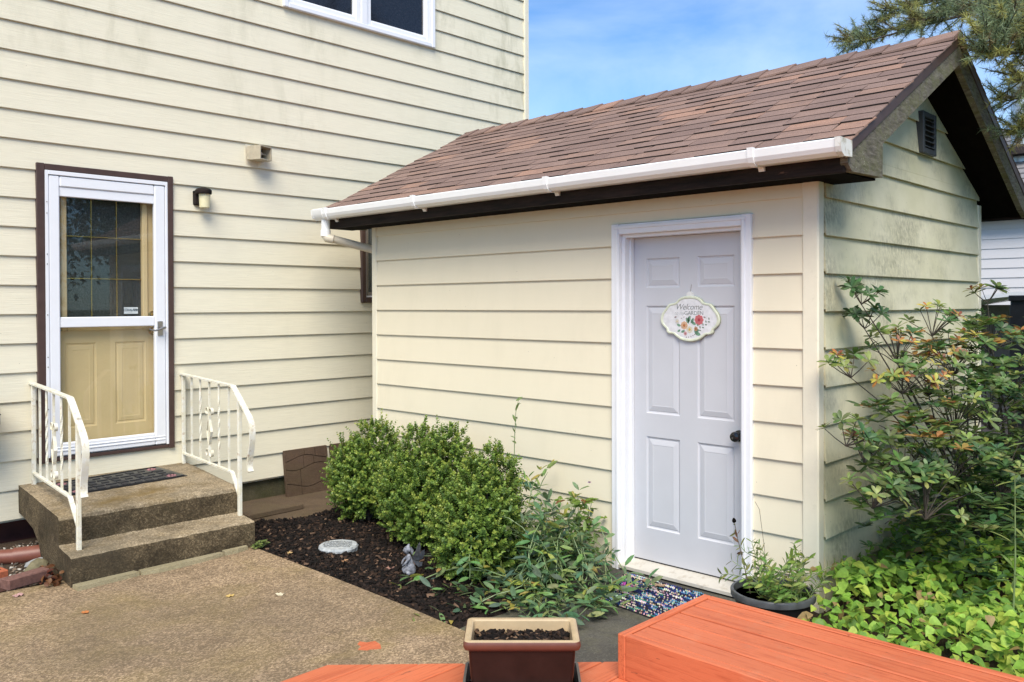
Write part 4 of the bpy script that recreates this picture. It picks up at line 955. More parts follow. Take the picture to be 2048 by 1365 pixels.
n = 70; P = np.stack([rng.uniform(1.70, 1.85, n), rng.uniform(5.30, 5.62, n), rng.uniform(0.08, 0.13, n)], 1); P[:, 0] = 1.755 + (P[:, 1] - 5.45) * 0.1 + rng.normal(size=n) * 0.025
Mx = frames(rng.normal(size=(n, 3)) * [1, 1, .4], np.tile([0, 0, 1.], (n, 1)) + rng.normal(size=(n, 3)) * .6)
V, F = scatter_leaves(tv, tf, P, Mx, rng.uniform(0.025, 0.045, n))
lc = np.array([(0.10, 0.025, 0.015), (0.13, 0.05, 0.02), (0.05, 0.025, 0.015), (0.20, 0.09, 0.035)])[rng.integers(0, 4, n)]
fast_mesh('leaf_litter', V, F, np.repeat(lc, len(tf), 0), M_leafsoft, None, 'stuff', 'heap of dry red and brown leaves in the corner of the steps', 'leaves')
m = MB(); poly = [(2.455 + 0.05 * math.cos(i / 12 * 6.283) * (1 + 0.3 * math.sin(i * 2.3)), 3.30 + 0.06 * math.sin(i / 12 * 6.283) * (1 + 0.3 * math.cos(i * 1.9))) for i in range(12)]
m.prism(poly, 'z', 0.0795, 0.0815); m.build('paint_spill', M_deck, patio)

# pavers and slabs along the house
def paver(label, x0, w_, h_, yb, yt, ztop):
    t = thing('paver', label, 'paver', (x0 + w_ / 2, yb, 0.03), 'square pavers leaning on the house wall')
    ang = math.atan2(yt - yb, h_)
    Mp = Matrix.Translation((x0, yb, 0.03)) @ Matrix.Rotation(-ang, 4, 'X')
    m = MB(); m.cbox(0, w_, 0.012, 0.045, 0, h_, 0.004, Mp); m.build('slab_back', M_paver, t)
    rowsz = [0, 0.22 * h_ , 0.60 * h_, 0.80 * h_, h_]
    cutsx = [[0, 0.33, 1], [0, 0.33, 1], [0, 0.42, 0.66, 1], [0, 0.45, 0.7, 1]]
    def wav(u, j): return 0.0 if j in (0, 4) else 0.022 * math.sin(u * 6.0 + j * 1.7)
    for j in range(4):
        for q in range(len(cutsx[j]) - 1):
            u0, u1 = cutsx[j][q] + 0.006, cutsx[j][q + 1] - 0.006; K = 8
            lo = [(u0 + (u1 - u0) * i / K, rowsz[j] + wav(u0 + (u1 - u0) * i / K, j) + 0.003) for i in range(K + 1)]
            hi = [(u0 + (u1 - u0) * i / K, rowsz[j + 1] + wav(u0 + (u1 - u0) * i / K, j + 1) - 0.003) for i in range(K + 1)]
            pl = [(u * w_, z) for u, z in lo] + [(u * w_, z) for u, z in reversed(hi)]
            m = MB(); m.prism(pl, 'y', 0.004, 0.014, Mp); m.build('raised_stone', M_paver, t)
paver('brown square paver with wavy joints leaning on the house beside the boxwood', 4.02, 0.435, 0.40, 6.545, 6.60, 0.44)
paver('brown square paver leaning on the house, mostly hidden behind the boxwood', 4.50, 0.435, 0.40, 6.55, 6.605, 0.44)
m = MB(); rough_block(m, (0.50, 0.40, 0.045), Matrix.Translation((3.62, 6.27, 0.03)) @ Matrix.Rotation(R(3), 4, 'Z'), 4, 0.008, 0.003); m.build('stone_slab', M_slab, None, label='flat brown concrete slab on the ground beside the steps', cat='slab', loc=(3.62, 6.27, 0.03))
# stepping stone
t = thing('stepping_stone', 'round pale grey stepping stone with raised lettering on the mulch', 'stepping stone', (3.345, 4.83, 0.05))
m = MB(); rr = random.Random(3)
N = 26; ring = lambda rad, z, j=0.004: [(3.345 + (rad + rr.uniform(-j, j)) * math.cos(i / N * 6.2832), 4.83 + (rad + rr.uniform(-j, j)) * math.sin(i / N * 6.2832), z + rr.uniform(-j, j) * .4) for i in range(N)]
rs = [ring(0.125, 0.045), ring(0.132, 0.075), ring(0.122, 0.088), ring(0.06, 0.089, 0.002)]
v = sum(rs, []) + [(3.345, 4.83, 0.089)]; f = [(k * N + i, k * N + (i + 1) % N, (k + 1) * N + (i + 1) % N, (k + 1) * N + i) for k in range(3) for i in range(N)] + [(3 * N + i, 3 * N + (i + 1) % N, 4 * N) for i in range(N)]
m.add(v, f); M_stone = simple('pale_stone', (0.40, 0.42, 0.42), 0.75, nscale=35, namp=0.3, bump=0.5, bscale=90); m.build('stone_disc', M_stone, t)
m = MB(); rr = random.Random(12)
for row in range(4):
    yy = 0.055 - row * 0.036; xw = math.sqrt(max(0, 0.10 ** 2 - yy * yy)); x = -xw
    while x < xw - 0.012:
        k = rr.uniform(0.008, 0.02); Mx = Matrix.Translation((3.345, 4.83, 0)) @ Matrix.Rotation(R(-47), 4, 'Z')
        m.tube([Mx @ Vector((x, yy - 0.008, 0.089)), Mx @ Vector((x + k * 0.3, yy + rr.uniform(0, 0.014), 0.092)), Mx @ Vector((x + k * 0.7, yy + rr.uniform(-0.012, 0.006), 0.092)), Mx @ Vector((x + k, yy + rr.uniform(-0.006, 0.012), 0.089))], 0.0026, 5); x += k + 0.004
m.build('raised_lettering', simple('dark_stone', (0.22, 0.23, 0.23), 0.8), t)  # raised lettering in a darker grey than the disc

# fairy figurine
def skin_obj(name, pts, edges, radii, mat, parent, sub=2):
    me = bpy.data.meshes.new(name); base = wloc(parent)
    me.from_pydata([tuple(Vector(p) - base) for p in pts], edges, []); o = bpy.data.objects.new(name, me); col.objects.link(o); o.parent = parent
    sk = o.modifiers.new('skin', 'SKIN'); 
    for i, rr_ in enumerate(radii): 
        me.skin_vertices[0].data[i].radius = (rr_, rr_) if not hasattr(rr_, '__len__') else rr_
    me.skin_vertices[0].data[0].use_root = True
    sb = o.modifiers.new('sub', 'SUBSURF'); sb.levels = sub; sb.render_levels = sub; me.materials.append(mat); return o
M_fairy = simple('weathered_resin', (0.20, 0.21, 0.24), 0.6, nscale=45, namp=0.75, bump=0.4, dirt=((0.55, 0.55, 0.54), 40, 0.56, 0.8))
fx, fy, fz = 3.33, 4.06, 0.055
fa = thing('fairy_figurine', 'small grey kneeling fairy figurine with folded wings on the mulch', 'figurine', (fx, fy, fz))
Mf = Matrix.Translation((fx, fy, fz)) @ Matrix.Rotation(R(150), 4, 'Z')
L3 = lambda *p: Mf @ Vector(p)
pts = [L3(0, 0, 0.035), L3(0.006, 0, 0.075), L3(0.010, 0, 0.112), L3(0.020, 0, 0.128), L3(0.012, 0.030, 0.106), L3(0.040, 0.036, 0.080), L3(0.052, 0.016, 0.060), L3(0.012, -0.030, 0.106), L3(0.040, -0.036, 0.080), L3(0.052, -0.016, 0.060),
       L3(0.045, 0.022, 0.028), L3(0.000, 0.030, 0.012), L3(0.045, -0.022, 0.028), L3(0.000, -0.030, 0.012), L3(-0.03, 0, 0.012)]
ed_ = [(0, 1), (1, 2), (2, 3), (2, 4), (4, 5), (5, 6), (2, 7), (7, 8), (8, 9), (0, 10), (10, 11), (0, 12), (12, 13), (0, 14)]
skin_obj('body', pts, ed_, [0.030, 0.022, 0.020, 0.009, 0.009, 0.007, 0.006, 0.009, 0.007, 0.006, 0.016, 0.012, 0.016, 0.012, 0.022], M_fairy, fa)
m = MB(); bm = bmesh.new(); bmesh.ops.create_uvsphere(bm, u_segments=16, v_segments=12, radius=1)
vv = []
for v in bm.verts:
    p = v.co; k = 1 + (0.16 * max(0, 1 - ((p.y) ** 2 + (p.z + 0.05) ** 2) * 14) if p.x > 0.6 else 0)
    vv.append(L3(0.024 + p.x * 0.020 * k, p.y * 0.018, 0.150 + p.z * 0.023))
bm.verts.index_update(); m.add(vv, [[v.index for v in f.verts] for f in bm.faces]); bm.free(); m.build('head', M_fairy, fa, True)
m = MB(); m.lathe([(0.020, 0.0), (0.0225, 0.008), (0.020, 0.020), (0.011, 0.028), (0.009, 0.034), (0.004, 0.042)], 14, Mf @ Matrix.Translation((0.019, 0, 0.146)) @ Matrix.Rotation(R(-14), 4, 'Y')); m.tube([L3(0.004, 0, 0.160), L3(-0.008, 0, 0.142), L3(-0.012, 0, 0.122)], [0.012, 0.012, 0.005], 8); m.build('hair', M_fairy, fa, True)
for s in (1, -1):
    for wing in ([(0, 0.0, 0), (-0.03, 0.035, 0.030), (-0.05, 0.062, 0.062), (-0.062, 0.074, 0.070), (-0.066, 0.066, 0.045), (-0.058, 0.050, 0.015), (-0.035, 0.024, -0.008)], [(0, 0, -0.006), (-0.034, 0.022, -0.014), (-0.055, 0.042, -0.016), (-0.052, 0.040, -0.036), (-0.034, 0.024, -0.046), (-0.014, 0.008, -0.03)]):
        m = MB(); base = [L3(-0.010 + p[0], s * (0.006 + p[1]), 0.098 + p[2]) for p in wing]; off_ = (Mf.to_3x3() @ Vector((0.4, s * 0.6, 0))).normalized() * 0.003
        v = base + [p + off_ for p in base]; n_ = len(base)
        m.add(v, [tuple(range(n_)), tuple(range(2 * n_ - 1, n_ - 1, -1))] + [(i, i + n_, (i + 1) % n_ + n_, (i + 1) % n_) for i in range(n_)]); m.build('wing', simple('dark_wing', (0.06, 0.065, 0.075), 0.5, nscale=60, namp=0.5), fa)

# ---------------------------------------------------------------- welcome sign on the shed door
t = thing('welcome_sign', 'oval scalloped welcome sign with flowers hanging on the shed door', 'sign', (DX - 0.02, 2.826, 1.457))
SG_PTS = [(0, 440), (130, 425), (215, 380), (262, 325), (318, 300), (398, 286), (446, 240), (490, 180), (545, 100), (575, 0), (560, -95), (505, -165), (462, -205), (448, -262), (400, -292), (318, -302), (264, -345), (160, -410), (0, -440)]
SG_PTS = SG_PTS + [(-x, z) for x, z in SG_PTS[-2:0:-1]]
def sign_xy(t_):
    k = t_ * len(SG_PTS); i = int(k) % len(SG_PTS); u = k - int(k); p = [SG_PTS[(i + q) % len(SG_PTS)] for q in (-1, 0, 1, 2)]
    return tuple((0.5 * (2 * p[1][q] + (p[2][q] - p[0][q]) * u + (2 * p[0][q] - 5 * p[1][q] + 4 * p[2][q] - p[3][q]) * u * u + (3 * p[1][q] - p[0][q] - 3 * p[2][q] + p[3][q]) * u ** 3)) * 0.000357 * (1.0 if q == 0 else 0.872) for q in (0, 1))
NN = 144
def outline(sc_, x): return [(x, 2.826 - sign_xy(i / NN)[0] * sc_, 1.594 + sign_xy(i / NN)[1] * (1 - (1 - sc_) * 1.3)) for i in range(NN)]
def disc(mb, sc0, x0, x1, sc1=None):
    v = outline(sc0, x0) + outline(sc1 or sc0, x1); mb.add(v, [tuple(range(NN)), tuple(range(2 * NN - 1, NN - 1, -1))] + [(i, i + NN, (i + 1) % NN + NN, (i + 1) % NN) for i in range(NN)])
m = MB(); disc(m, 1.0, DX - 0.001, DX - 0.014); m.build('backing', simple('sage_enamel', (0.42, 0.45, 0.30), 0.4), t)
m = MB(); v = outline(1.0, DX - 0.014) + outline(0.975, DX - 0.019) + outline(0.93, DX - 0.019) + outline(0.90, DX - 0.0145); f = [(k * NN + i, k * NN + (i + 1) % NN, (k + 1) * NN + (i + 1) % NN, (k + 1) * NN + i) for k in range(3) for i in range(NN)]; m.add(v, f); m.build('rim', simple('pale_sage_rim', (0.68, 0.71, 0.55), 0.35), t, True)
m = MB(); disc(m, 0.905, DX - 0.013, DX - 0.0152); m.build('face', simple('sign_white', (0.74, 0.73, 0.74), 0.4), t)
Mt = lambda y, z: Matrix.Translation((DX - 0.0156, y, z)) @ Matrix.Rotation(R(-90), 4, 'Z') @ Matrix.Rotation(R(90), 4, 'X')
M_ink = simple('grey_ink', (0.17, 0.18, 0.18), 0.6)
v, f = text_mesh('Welcome', 0.050, 0.35, 0.0003, 0.92, -0.0004); m = MB(); m.add(v, f, Mt(2.832, 1.664)); m.build('lettering', M_ink, t)
v, f = text_mesh('to my', 0.032, 0.35, 0.0003, 0.95, -0.0003); m = MB(); m.add(v, f, Mt(2.896, 1.627)); m.build('lettering', simple('light_ink', (0.40, 0.41, 0.40), 0.6), t)
v, f = text_mesh('GARDEN', 0.034, 0.0, 0.0003, 0.95, -0.0002); m = MB(); m.add(v, f, Mt(2.795, 1.627)); m.build('lettering', M_ink, t)
def flower(y, z, rad, c, cc, n_=8):
    m = MB()
    for q in range(n_):
        a_ = q / n_ * 6.283; m.lathe([(rad * 0.34, 0), (rad * 0.30, 0.0012)], 8, Matrix.Translation((DX - 0.0150, y - 0.62 * rad * math.cos(a_), z + 0.62 * rad * math.sin(a_))) @ Matrix.Rotation(R(-90), 4, 'Y'))
    m.build('painted_flower', simple('petal', c, 0.5, nscale=200, namp=0.3), t)
    m = MB(); m.lathe([(rad * 0.34, 0), (rad * 0.30, 0.0018)], 10, Matrix.Translation((DX - 0.0152, y, z)) @ Matrix.Rotation(R(-90), 4, 'Y')); m.build('flower_centre', simple('centre', cc, 0.5), t)
Y0 = 2.826
for (dy, dz, rad, c, cc) in ((0.066, 0.018, 0.030, (0.62, 0.16, 0.17), (0.40, 0.05, 0.07)), (-0.036, -0.016, 0.024, (0.68, 0.42, 0.26), (0.45, 0.16, 0.05)), (0.002, -0.040, 0.022, (0.72, 0.66, 0.52), (0.62, 0.40, 0.10)), (-0.085, 0.008, 0.015, (0.66, 0.63, 0.58), (0.6, 0.5, 0.3)), (0.045, -0.036, 0.013, (0.50, 0.26, 0.14), (0.3, 0.1, 0.05)), (-0.028, -0.064, 0.012, (0.62, 0.36, 0.36), (0.4, 0.15, 0.15))): flower(Y0 - dy, 1.594 + dz - 0.024, rad * 1.12, c, cc)
tv, tf = leaf_tpl(0.26, 0.5, 0, 0)
P = []; D = []; S = []
for (dy, dz, an, s) in [(-0.005, 0.005, 80, 0.04), (-0.005, -0.004, 110, 0.04), (0.010, 0.0, 55, 0.035), (0.035, -0.06, -20, 0.045), (0.030, -0.052, 10, 0.04), (0.045, -0.01, 150, 0.035), (0.04, -0.02, -60, 0.03), (-0.03, -0.05, 200, 0.03), (-0.06, -0.02, 160, 0.03), (-0.062, -0.045, 210, 0.025), (0.06, -0.02, 100, 0.03)] + [(0.065 + 0.010 * q, -0.045 + 0.0095 * q, 45 + (55 if q % 2 else -55), 0.017) for q in range(8)] + [(-0.06 + 0.018 * q, 0.032 + 0.006 * math.sin(q * 2), 30 * q, 0.010) for q in range(6)] + [(0.02 + 0.012 * q, -0.082 + 0.003 * q, 50 * q, 0.010) for q in range(-3, 4)] + [(-0.105, 0.036, 20, 0.018), (0.112, 0.036, 160, 0.018)]:
    P.append((DX - 0.0160, Y0 - dy, 1.594 + dz * 0.9 - 0.026)); D.append((0, -math.cos(R(an)), math.sin(R(an)))); S.append(s)
V, F = scatter_leaves(tv, tf, np.array(P), frames(np.array(D), np.tile([-1., 0, 0], (len(P), 1))), np.array(S))
lc = np.array([(0.16, 0.30, 0.20)] * 11 + [(0.22, 0.27, 0.22)] * 8 + [(0.30, 0.22, 0.22)] * 15)[:len(P)]
fast_mesh('painted_leaves', V, F, np.repeat(lc, len(tf), 0), attr_mat('sign_leaf', 0.5), t, 'stuff')
m = MB(); m.prism([(Y0 - 0.026, 1.727), (Y0 + 0.026, 1.727), (Y0 + 0.022, 1.748), (Y0 + 0.008, 1.757), (Y0 - 0.008, 1.757), (Y0 - 0.022, 1.748)], 'x', DX - 0.010, DX - 0.001); m.build('hanger_tab', simple('tab_white', (0.72, 0.72, 0.70), 0.4), t)
m = MB(); m.tube([(DX - 0.006, Y0, 1.752), (DX - 0.004, Y0 - 0.008, 1.80)], 0.0012, 5); m.build('hanging_wire', M_nickel, t)

# rag rug in front of the shed door
t = thing('rag_rug', 'multicoloured woven rag rug on the ground at the shed door', 'rug', (4.05, 2.88, 0.022))
cn = [Vector((4.315, 3.19, 0)), Vector((4.300, 2.62, 0)), Vector((3.785, 2.62, 0)), Vector((3.835, 3.06, 0))]
def mr(u, v_): return cn[0] * (1 - u) * (1 - v_) + cn[1] * u * (1 - v_) + cn[2] * u * v_ + cn[3] * (1 - u) * v_
m = MB(); quadbox(m, 0, 1, 0, 1, 0.018, 0.030, mr); m.build('rug_base', simple('rug_dark', (0.018, 0.018, 0.022), 0.95), t)
cols = [(0.015, 0.03, 0.14), (0.012, 0.02, 0.09), (0.02, 0.05, 0.18), (0.01, 0.015, 0.05), (0.02, 0.16, 0.14), (0.42, 0.36, 0.27), (0.46, 0.38, 0.30), (0.02, 0.02, 0.02), (0.015, 0.015, 0.03), (0.04, 0.10, 0.30), (0.42, 0.22, 0.10), (0.50, 0.42, 0.46), (0.03, 0.20, 0.10), (0.10, 0.25, 0.38), (0.62, 0.60, 0.56)]
V = []; F = []; C = []; rr = random.Random(21); NR = 34
for j in range(NR):
    v0 = (j + 0.5) / NR; u = rr.uniform(0, 0.03); cur = rr.choice(cols); run = 0
    while u < 0.985:
        if run <= 0:
            cur = rr.choice(cols[:5] + [cols[-1], cols[-2], (0.02, 0.02, 0.03)]) if j % 2 == 0 else rr.choice([(0.46, 0.38, 0.28), (0.02, 0.02, 0.025), (0.40, 0.30, 0.26), (0.02, 0.03, 0.10), (0.50, 0.46, 0.40)])
            run = rr.choice((3, 4, 6, 8)) if j % 2 == 0 else 1
        run -= 1; ln = 0.020; u1 = min(1.0, u + ln)
        dark = rr.random() < 0.25 and j % 2
        c = (0.02, 0.02, 0.025) if dark else tuple(q * rr.uniform(0.7, 1.25) for q in cur)
        p0, p1 = mr(u, v0), mr(u1, v0); side = (mr(u, v0 + 0.5 / NR) - mr(u, v0 - 0.5 / NR)) * 0.5; mid = (p0 + p1) / 2; h = 0.030 + rr.uniform(0.006, 0.011)
        b = len(V)
        for q, pp, zz in ((0.55, p0, 0.029), (-0.55, p0, 0.029), (0.98, mid, 0.030), (-0.98, mid, 0.030), (0.55, p1, 0.029), (-0.55, p1, 0.029)): w_ = pp + side * q; V.append((w_.x, w_.y, zz))
        for pp, hh in ((p0, 0.032), (mid, h), (p1, 0.032)): V.append((pp.x, pp.y, hh))
        for f in ((0, 2, 7, 6), (2, 4, 8, 7), (6, 7, 3, 1), (7, 8, 5, 3)): F.append(tuple(b + i for i in f)); C.append(c)
        u = u1 + 0.002
fast_mesh('woven_strands', V, F, C, attr_mat('rag_cloth', 0.9, 0, 0.1), t, 'stuff')

# ---------------------------------------------------------------- deck, low platform, planter
deck = thing('deck', 'orange-red painted timber deck under the brown planter', 'deck', (1.0, 1.5, 0.08))
y = 3.12; BW = 0.139
while y > -1.6:
    ya, yb = y - BW + 0.006, y
    f = lambda yy: min(5.222 - yy, 3.46) if yy > 1.7 else 3.46
    m = MB(); z0, z1 = 0.118, 0.150; xa = -2.6
    p = [(xa, ya), (f(ya), ya), (f(yb), yb), (xa, yb)]; c = 0.003
    q = [(xa, ya + c), (f(ya + c) - c, ya + c), (f(yb - c) - c, yb - c), (xa, yb - c)]
    v = [(a_, b_, z0) for a_, b_ in p] + [(a_, b_, z1 - c) for a_, b_ in p] + [(a_, b_, z1) for a_, b_ in q]
    m.add(v, [(3, 2, 1, 0), (8, 9, 10, 11)] + [(i, (i + 1) % 4, (i + 1) % 4 + 4, i + 4) for i in range(4)] + [(i + 4, (i + 1) % 4 + 4, (i + 1) % 4 + 8, i + 8) for i in range(4)])
    m.build('deck_board', M_deck, deck); y -= BW
m = MB(); m.prism([(-2.6, 3.105), (2.09, 3.105), (3.44, 1.755), (3.44, -1.6), (-2.6, -1.6)], 'z', 0.075, 0.1175); m.build('deck_frame', M_deck, deck)
bn = thing('timber_platform', 'low orange-red timber platform with plank top beside the planter', 'platform', (3.18, 0.9, 0.15))
BX0, BX1, BY0, BY1, BZ = 2.846, 3.512, -0.9, 2.145, 0.334
for a_ in ((BX0, BX0 + 0.038, BY0, BY1 - 0.039), (BX1 - 0.038, BX1, BY0, BY1 - 0.039), (BX0, BX1, BY1 - 0.038, BY1), (BX0, BX1, BY0 - 0.039, BY0 - 0.001)):
    m = MB(); m.cbox(*a_, 0.149, BZ, 0.004); m.build('side_board', M_decky if a_[3] - a_[2] > 1 else M_deck, bn)
NB = 5; wb = (BX1 - BX0 - 0.078) / NB
for i in range(NB):
    m = MB(); xa = BX0 + 0.039 + i * wb; dz = rnd.uniform(-0.003, 0.001); m.cbox(xa + 0.005, xa + wb - 0.005, BY0 + 0.002, BY1 - 0.043, BZ - 0.036, BZ - 0.003 + dz, 0.004); m.build('top_board', M_decky, bn)
m = MB(); m.box(BX0 + 0.04, BX1 - 0.04, BY0, BY1 - 0.05, 0.152, BZ - 0.037); m.build('platform_frame', M_brown_wood, bn)
# planter
Pc = Vector((2.50, 2.357, 0.15)); Mp = Matrix.Translation(Pc) @ Matrix.Rotation(R(-46.6), 4, 'Z')
pl = thing('planter', 'rectangular brown glazed planter with tan rim and bare soil on the deck', 'planter', tuple(Pc))
def rrect(hx, hy, rad, z, n_=5):
    o_ = []
    for (sx, sy, a0_) in ((1, 1, 0), (-1, 1, 90), (-1, -1, 180), (1, -1, 270)):
        for i in range(n_ + 1):
            a_ = R(a0_ + 90 * i / n_); o_.append((sx * (hx - rad) + rad * math.cos(a_), sy * (hy - rad) + rad * math.sin(a_), z))
    return o_
def loft(mb, secs, M, close=True, mi=0):
    n_ = len(secs[0]); v = sum(secs, []); f = [(k * n_ + i, k * n_ + (i + 1) % n_, (k + 1) * n_ + (i + 1) % n_, (k + 1) * n_ + i) for k in range(len(secs) - 1) for i in range(n_)]
    if close: f.append(tuple(range(n_))[::-1])
    mb.add(v, f, M, mi)
M_glaze = simple('brown_glaze', (0.020, 0.0085, 0.007), 0.3, nscale=10, namp=0.3, spec=0.3)
m = MB(); loft(m, [rrect(0.190, 0.098, 0.015, 0.0), rrect(0.200, 0.108, 0.015, 0.10), rrect(0.207, 0.116, 0.015, 0.205)], Mp); m.build('body', M_glaze, pl, True)
M_rimo = simple('terracotta_rim', (0.135, 0.048, 0.031), 0.35, nscale=12, namp=0.15)
m = MB(); loft(m, [rrect(0.207, 0.116, 0.015, 0.198), rrect(0.221, 0.130, 0.018, 0.206), rrect(0.226, 0.135, 0.02, 0.218), rrect(0.226, 0.135, 0.02, 0.230), rrect(0.222, 0.131, 0.02, 0.238)], Mp, False); m.build('rim_edge', M_rimo, pl, True)
m = MB(); loft(m, [rrect(0.222, 0.131, 0.02, 0.238), rrect(0.218, 0.127, 0.018, 0.2405), rrect(0.202, 0.110, 0.014, 0.239), rrect(0.197, 0.105, 0.012, 0.234), rrect(0.188, 0.098, 0.012, 0.15)], Mp, False); m.build('rim', simple('tan_rim', (0.50, 0.37, 0.215), 0.4, nscale=10, namp=0.12), pl, True)
G = 26; v = []; f = []
for j in range(G):
    for i in range(G):
        x, y = -0.192 + 0.384 * i / (G - 1), -0.101 + 0.202 * j / (G - 1); v.append((x, y, 0.192 + 0.008 * sn(x * 9, y * 11) + rnd.uniform(-0.003, 0.003)))
for j in range(G - 1):
    for i in range(G - 1): a_ = j * G + i; f.append((a_, a_ + 1, a_ + G + 1, a_ + G))
m = MB(); m.add(v, f, Mp); m.build('soil', M_potsoil, pl, True)
inv = Mp.inverted()
def in_pl(x, y): q = inv @ Vector((x, y, 0.3)); return abs(q.x) < 0.185 and abs(q.y) < 0.094
chips('bark_bits', 420, (2.2, 2.8, 2.1, 2.65), lambda x, y: 0.347, dk[5:] + [(0.16, 0.10, 0.06)] * 2, (0.008, 0.03), pl, pad=in_pl)
m = MB(); loft(m, [rrect(0.215, 0.123, 0.02, 0.0), rrect(0.228, 0.138, 0.025, 0.045), rrect(0.232, 0.142, 0.025, 0.055), rrect(0.222, 0.132, 0.022, 0.055), rrect(0.212, 0.122, 0.02, 0.008)], Mp); m.build('saucer', simple('dark_saucer', (0.09, 0.085, 0.085), 0.3, nscale=10, namp=0.2), pl, True)
# black pot beside the door
Pp = (4.035, 2.07, 0.05); t = thing('plant_pot', 'shallow black round pot with grey rim at the shed corner', 'pot', Pp)
Mq = Matrix.Translation(Pp)
m = MB(); m.lathe([(0.13, -0.05), (0.165, 0.08), (0.196, 0.165), (0.190, 0.168), (0.160, 0.085)], 40, Mq); m.build('pot_body', M_black, t, True)
m = MB(); m.lathe([(0.196, 0.160), (0.206, 0.164), (0.208, 0.188), (0.204, 0.195), (0.192, 0.195), (0.188, 0.160)], 40, Mq); m.build('pot_rim', simple('grey_rim', (0.075, 0.08, 0.085), 0.35, nscale=20, namp=0.3), t, True)
m = MB(); m.lathe([(0.170, 0.095), (0.10, 0.112), (0.02, 0.118)], 30, Mq); m.build('pot_soil', M_potsoil, t)

# ---------------------------------------------------------------- neighbouring house and fence pieces
nb = thing('neighbour_house', 'white sided neighbouring house with grey roof and metal flue beyond the shed', 'house', (15.0, 1.0, 0.0))
M_nb = siding_mat('neighbour_siding', (0.72, 0.70, 0.72), 0.2, 0.1)
m = MB(); m.box(15.01, 22, -12, 7, -0.08, 3.05); m.build('wall', M_cream_trim, nb)
for k in range(20):
    m = MB(); z0 = -0.05 + k * 0.152; lap_piece(m, lambda a, o, z: (15.0 - o, a, z), z0, z0 + 0.152, z0, z0 + 0.152, (-12, 6.98, -12, 6.98), 0.016); m.build('siding_board', M_nb, nb)
m = MB(); m.prism([(14.75, 3.02), (18.5, 5.0), (22.3, 3.02), (22.3, 2.96), (18.5, 4.9), (14.75, 2.96)], 'y', -12.3, 7.3); rn = m.build('roof', simple('grey_shingle', (0.22, 0.21, 0.21), 0.9, nscale=60, namp=0.35, bump=0.3), nb)
for k in range(16):
    m = MB(); s0 = 14.75 + k * 0.22; zz = 3.025 + k * 0.22 * 0.528; m.box(s0, s0 + 0.21, -12.3, 7.3, zz + 0.004, zz + 0.02, ); m.build('shingle_course', rn.data.materials[0], rn)
m = MB(); m.lathe([(0.17, 0), (0.17, 1.55), (0.20, 1.55), (0.20, 1.75), (0.05, 1.85)], 24, Matrix.Translation((17.0, 4.06, 4.1))); m.build('flue', simple('galvanised', (0.55, 0.57, 0.60), 0.35, 0.6, 0.5, nscale=8, namp=0.12), rn, True)
m = MB(); m.lathe([(0.45, 0), (0.33, 0.12), (0.20, 0.18), (0.17, 0.2)], 24, Matrix.Translation((17.0, 4.06, 4.22))); m.build('flue_flashing', M_fascia, rn, True)
t = thing('black_panel', 'black upright board panel standing beyond the azalea', 'panel', (9.2, 2.15, 0.0))
m = MB(); m.cbox(9.1, 9.16, 1.2, 2.27, -0.08, 1.72, 0.01); m.build('board', M_black, t)
for q in range(5): m = MB(); m.cbox(9.085, 9.1, 1.25 + q * 0.21, 1.43 + q * 0.21, -0.05, 1.66, 0.004); m.build('batten', M_black, t)
m = MB(); m.cbox(9.07, 9.19, 1.19, 2.28, 1.70, 1.755, 0.008); m.build('cap', M_black, t)
t = thing('carport', 'low white roofed shelter with a white post behind the shed corner', 'shelter', (12.0, 3.2, 0.0))
m = MB(); pr = [(1.2 + 2.6 * i / 14, 1.62 + 0.16 * math.sin(math.pi * i / 14)) for i in range(15)]
m.prism(pr + [(p[0], p[1] + 0.05) for p in reversed(pr)], 'x', 11.6, 13.2); m.build('canopy', M_whitevinyl, t)
for yy in (3.62, 1.3):
    m = MB(); m.cbox(11.66, 11.75, yy, yy + 0.09, -0.08, 1.70, 0.006); m.build('post', M_whitevinyl, t)
m = MB(); m.box(13.0, 13.1, 1.25, 3.7, -0.08, 1.66); m.build('back_board', simple('mauve_board', (0.25, 0.20, 0.19), 0.8), t)
